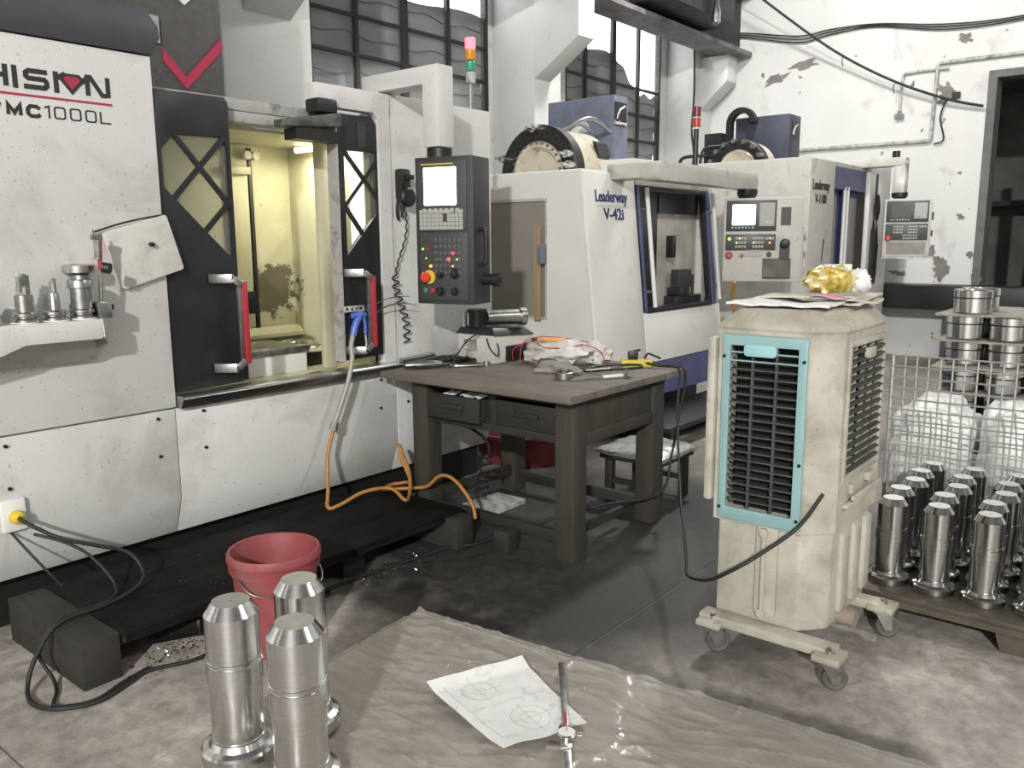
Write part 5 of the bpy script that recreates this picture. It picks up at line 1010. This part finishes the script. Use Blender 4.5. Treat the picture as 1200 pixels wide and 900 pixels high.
MB(Gm).blob((0, 0, .042), (.10, .055, .05), .3, 3.2, 16, 3, -.042).build('packet', gold(), gp)
MB(Gm).blob((.10, 0, .035), (.045, .045, .042), .4, 3, 12, 7, -.035).box(-.02, .085, .01, .03, .075, .098).build('white_end', m_paper, gp)

# ================================================================ pallet of shafts on the right
rp = T('shaft_pallet', 'low rusty steel pallet carrying rows of shafts beside the air cooler', 'pallet', (3.7, .5, 0))
m_rust = M('rusty_steel', (.09, .075, .06), .6, .3, var=.3, vscale=8, dirt=(.15, .11, .08), dscale=6)
for k in range(6): MB().box(3.2+.158*k, 3.354+.158*k, -.35, .925, .105, .125).build('deck_plank', m_rust, rp, bevel=.003)
MB().box(3.2, 3.215, -.35, .925, .08, .105).build('edge_angle', m_rust, rp)
for y in (.36, -.3, .82):
    for x in (3.23, 4.05): MB().hexa([(x, y-.05, 0), (x+.05, y-.05, 0), (x+.05, y+.05, 0), (x, y+.05, 0)], [(x, y-.08, .105), (x+.06, y-.08, .105), (x+.06, y+.08, .105), (x, y+.08, .105)]).build('foot', m_rust, rp)
base = None; m_keep = m_steel; m_steel = M('dimmed_steel', (.5, .5, .49), .17, 1, var=.1, vscale=30, sc=(.4, .4, 6))  # darkened copy of the turned steel, imitating reflections of dim surroundings
for j, y in enumerate((.83, .668, .50, .33)):
    for i in range(5):
        q = (3.345+.16*i, y+(.01 if i % 2 else -.005), .125)
        if base is None: base = shaft('flanged steel shaft in the rows on the low rusty pallet', 'steel shafts on the rusty pallet', .84); o = base
        else: o = copy_tree(base)
        o.location = q; o.rotation_euler.z = R(random.uniform(0, 360))
m_steel = m_keep
# mesh cage with bags
m_wire = M('zinc_wire', (.42, .42, .40), .45, .5)
mc = T('mesh_panel', 'zinc wire mesh panel of a cage standing behind the rows of shafts', 'mesh', (4.42, .6, .1))
for k in range(23): y = 1.135-.0535*k; MB().cyl((4.42, y, .1), (4.42, y, .875), .0045, 6).build('upright_wire', m_wire, mc)
for k in range(15): MB().cyl((4.414, 1.14, .115+.0543*k), (4.414, -.05, .115+.0543*k), .0045, 6).build('cross_wire', m_wire, mc)
for y in (1.14, -.05): MB().cyl((4.42, y, 0), (4.42, y, .88), .01, 8).build('post', m_wire, mc)
m_bag = M('white_polybag', (.74, .74, .73), .4, var=.05, vscale=5, bump=.5, bscale=9)
for k, (y, x, ry, rz, zc, lb) in enumerate(((.99, 4.78, .2, .29, .32, 'full white plastic sack behind the mesh beside the air cooler'), (.58, 4.80, .2, .32, .33, 'bulging white plastic sack behind the mesh under the ring stack'), (.12, 4.80, .21, .31, .32, 'third white plastic sack behind the mesh away from the air cooler'))):
    solo('plastic_sack', MB().blob((x, y, zc), (.28, ry, rz), .16, 1.7, 22, k*3+1, -zc+.02, .62), m_bag, lb, 'sack', (x, y, .02), 'white sacks in the mesh cage')
m_filmd = GL('loose_film', (.6, .6, .58), .72, .12)
solo('loose_film', MB().grid(lambda u, v: (4.34+.035*noise.noise(Vector((u*9, v*7, 0))), 1.1-1.1*u, .13+.33*v+.05*noise.noise(Vector((u*5, 3, 0)))*v), 50, 16), m_filmd, 'loose clear film bunched between the mesh and the shafts', 'film', (4.34, .55, .13))
# stacked rings on boards
m_board = M('fibre_board', (.30, .28, .24), .75, var=.2, vscale=14, dirt=(.12, .11, .1), dscale=12)
GR = 'machined rings in the stack'
def ring_proto():
    t = T('steel_ring', 'machined steel ring in the board-separated stack behind the sacks', 'ring', (0, 0, 0), GR)
    MB().lathe([(.07, 0), (.098, 0), (.1, .003), (.1, .082), (.098, .084), (.098, .088), (.104, .09), (.104, .128), (.1, .132), (.072, .132), (.07, .128)], n=36, close=True).build('ring', m_steel, t)
    MB().lathe([(.1005, .0835), (.1005, .0885), (.098, .0885), (.098, .0835)], n=36, close=True).build('groove', m_dark, t)
    return t
rp_ = None
bs = T('stack_stand', 'dark timber stand under the stack of rings', 'stand', (5.75, .7, 0))
MB().box(5.35, 6.15, .1, 1.16, .2, .26).build('top', m_timber, bs)
for x in (5.42, 6.02):
    for y in (.16, 1.05): MB().box(x, x+.08, y, y+.08, 0, .2).build('leg', m_timber, bs)
z = .26
for L_ in range(6):
    off = (.0, .012, -.01, .015, .0, -.02)[L_]
    for ix in range(2):
        for iy in range(4):
            if L_ == 5 and iy in (1, 3): continue
            x, y = 5.5+.225*ix+off, 1.03-.222*iy+(.0 if L_ < 5 else -.03)
            if rp_ is None: rp_ = ring_proto(); o = rp_
            else: o = copy_tree(rp_)
            o.location = (x, y, z); o.rotation_euler.z = random.uniform(0, 6)
            if L_ == 5: o['label'] = 'machined steel ring standing free on top of the board-separated stack'; o['group'] = 'machined rings on top of the stack'
    z += .1325
    if L_ < 5:
        solo('separator_board', MB().grid(lambda u, v: (5.36+.75*v+off, 1.17-1.05*u, z+.014+.004*noise.noise(Vector((u*4, v*4, L_)))), 12, 8, .012), m_board, 'fibre board laid between ring layers, %s in the stack' % ('lowest', 'second from below', 'middle', 'second from the top', 'topmost')[L_], 'board', (5.7, .65, z), 'boards in the ring stack')
        z += .0195
# orange lead beside the middle machine, dark bench items
wire('orange_lead', [(6.68, 3.02, 1.09), (6.74, 3.06, .98), (6.80, 3.07, .86), (6.82, 3.07, .70), (6.80, 3.1, .45), (6.7, 3.12, .18)], .014, m_orange, 'orange air lead hanging beside the blue-framed door of the middle machine', 'hose')
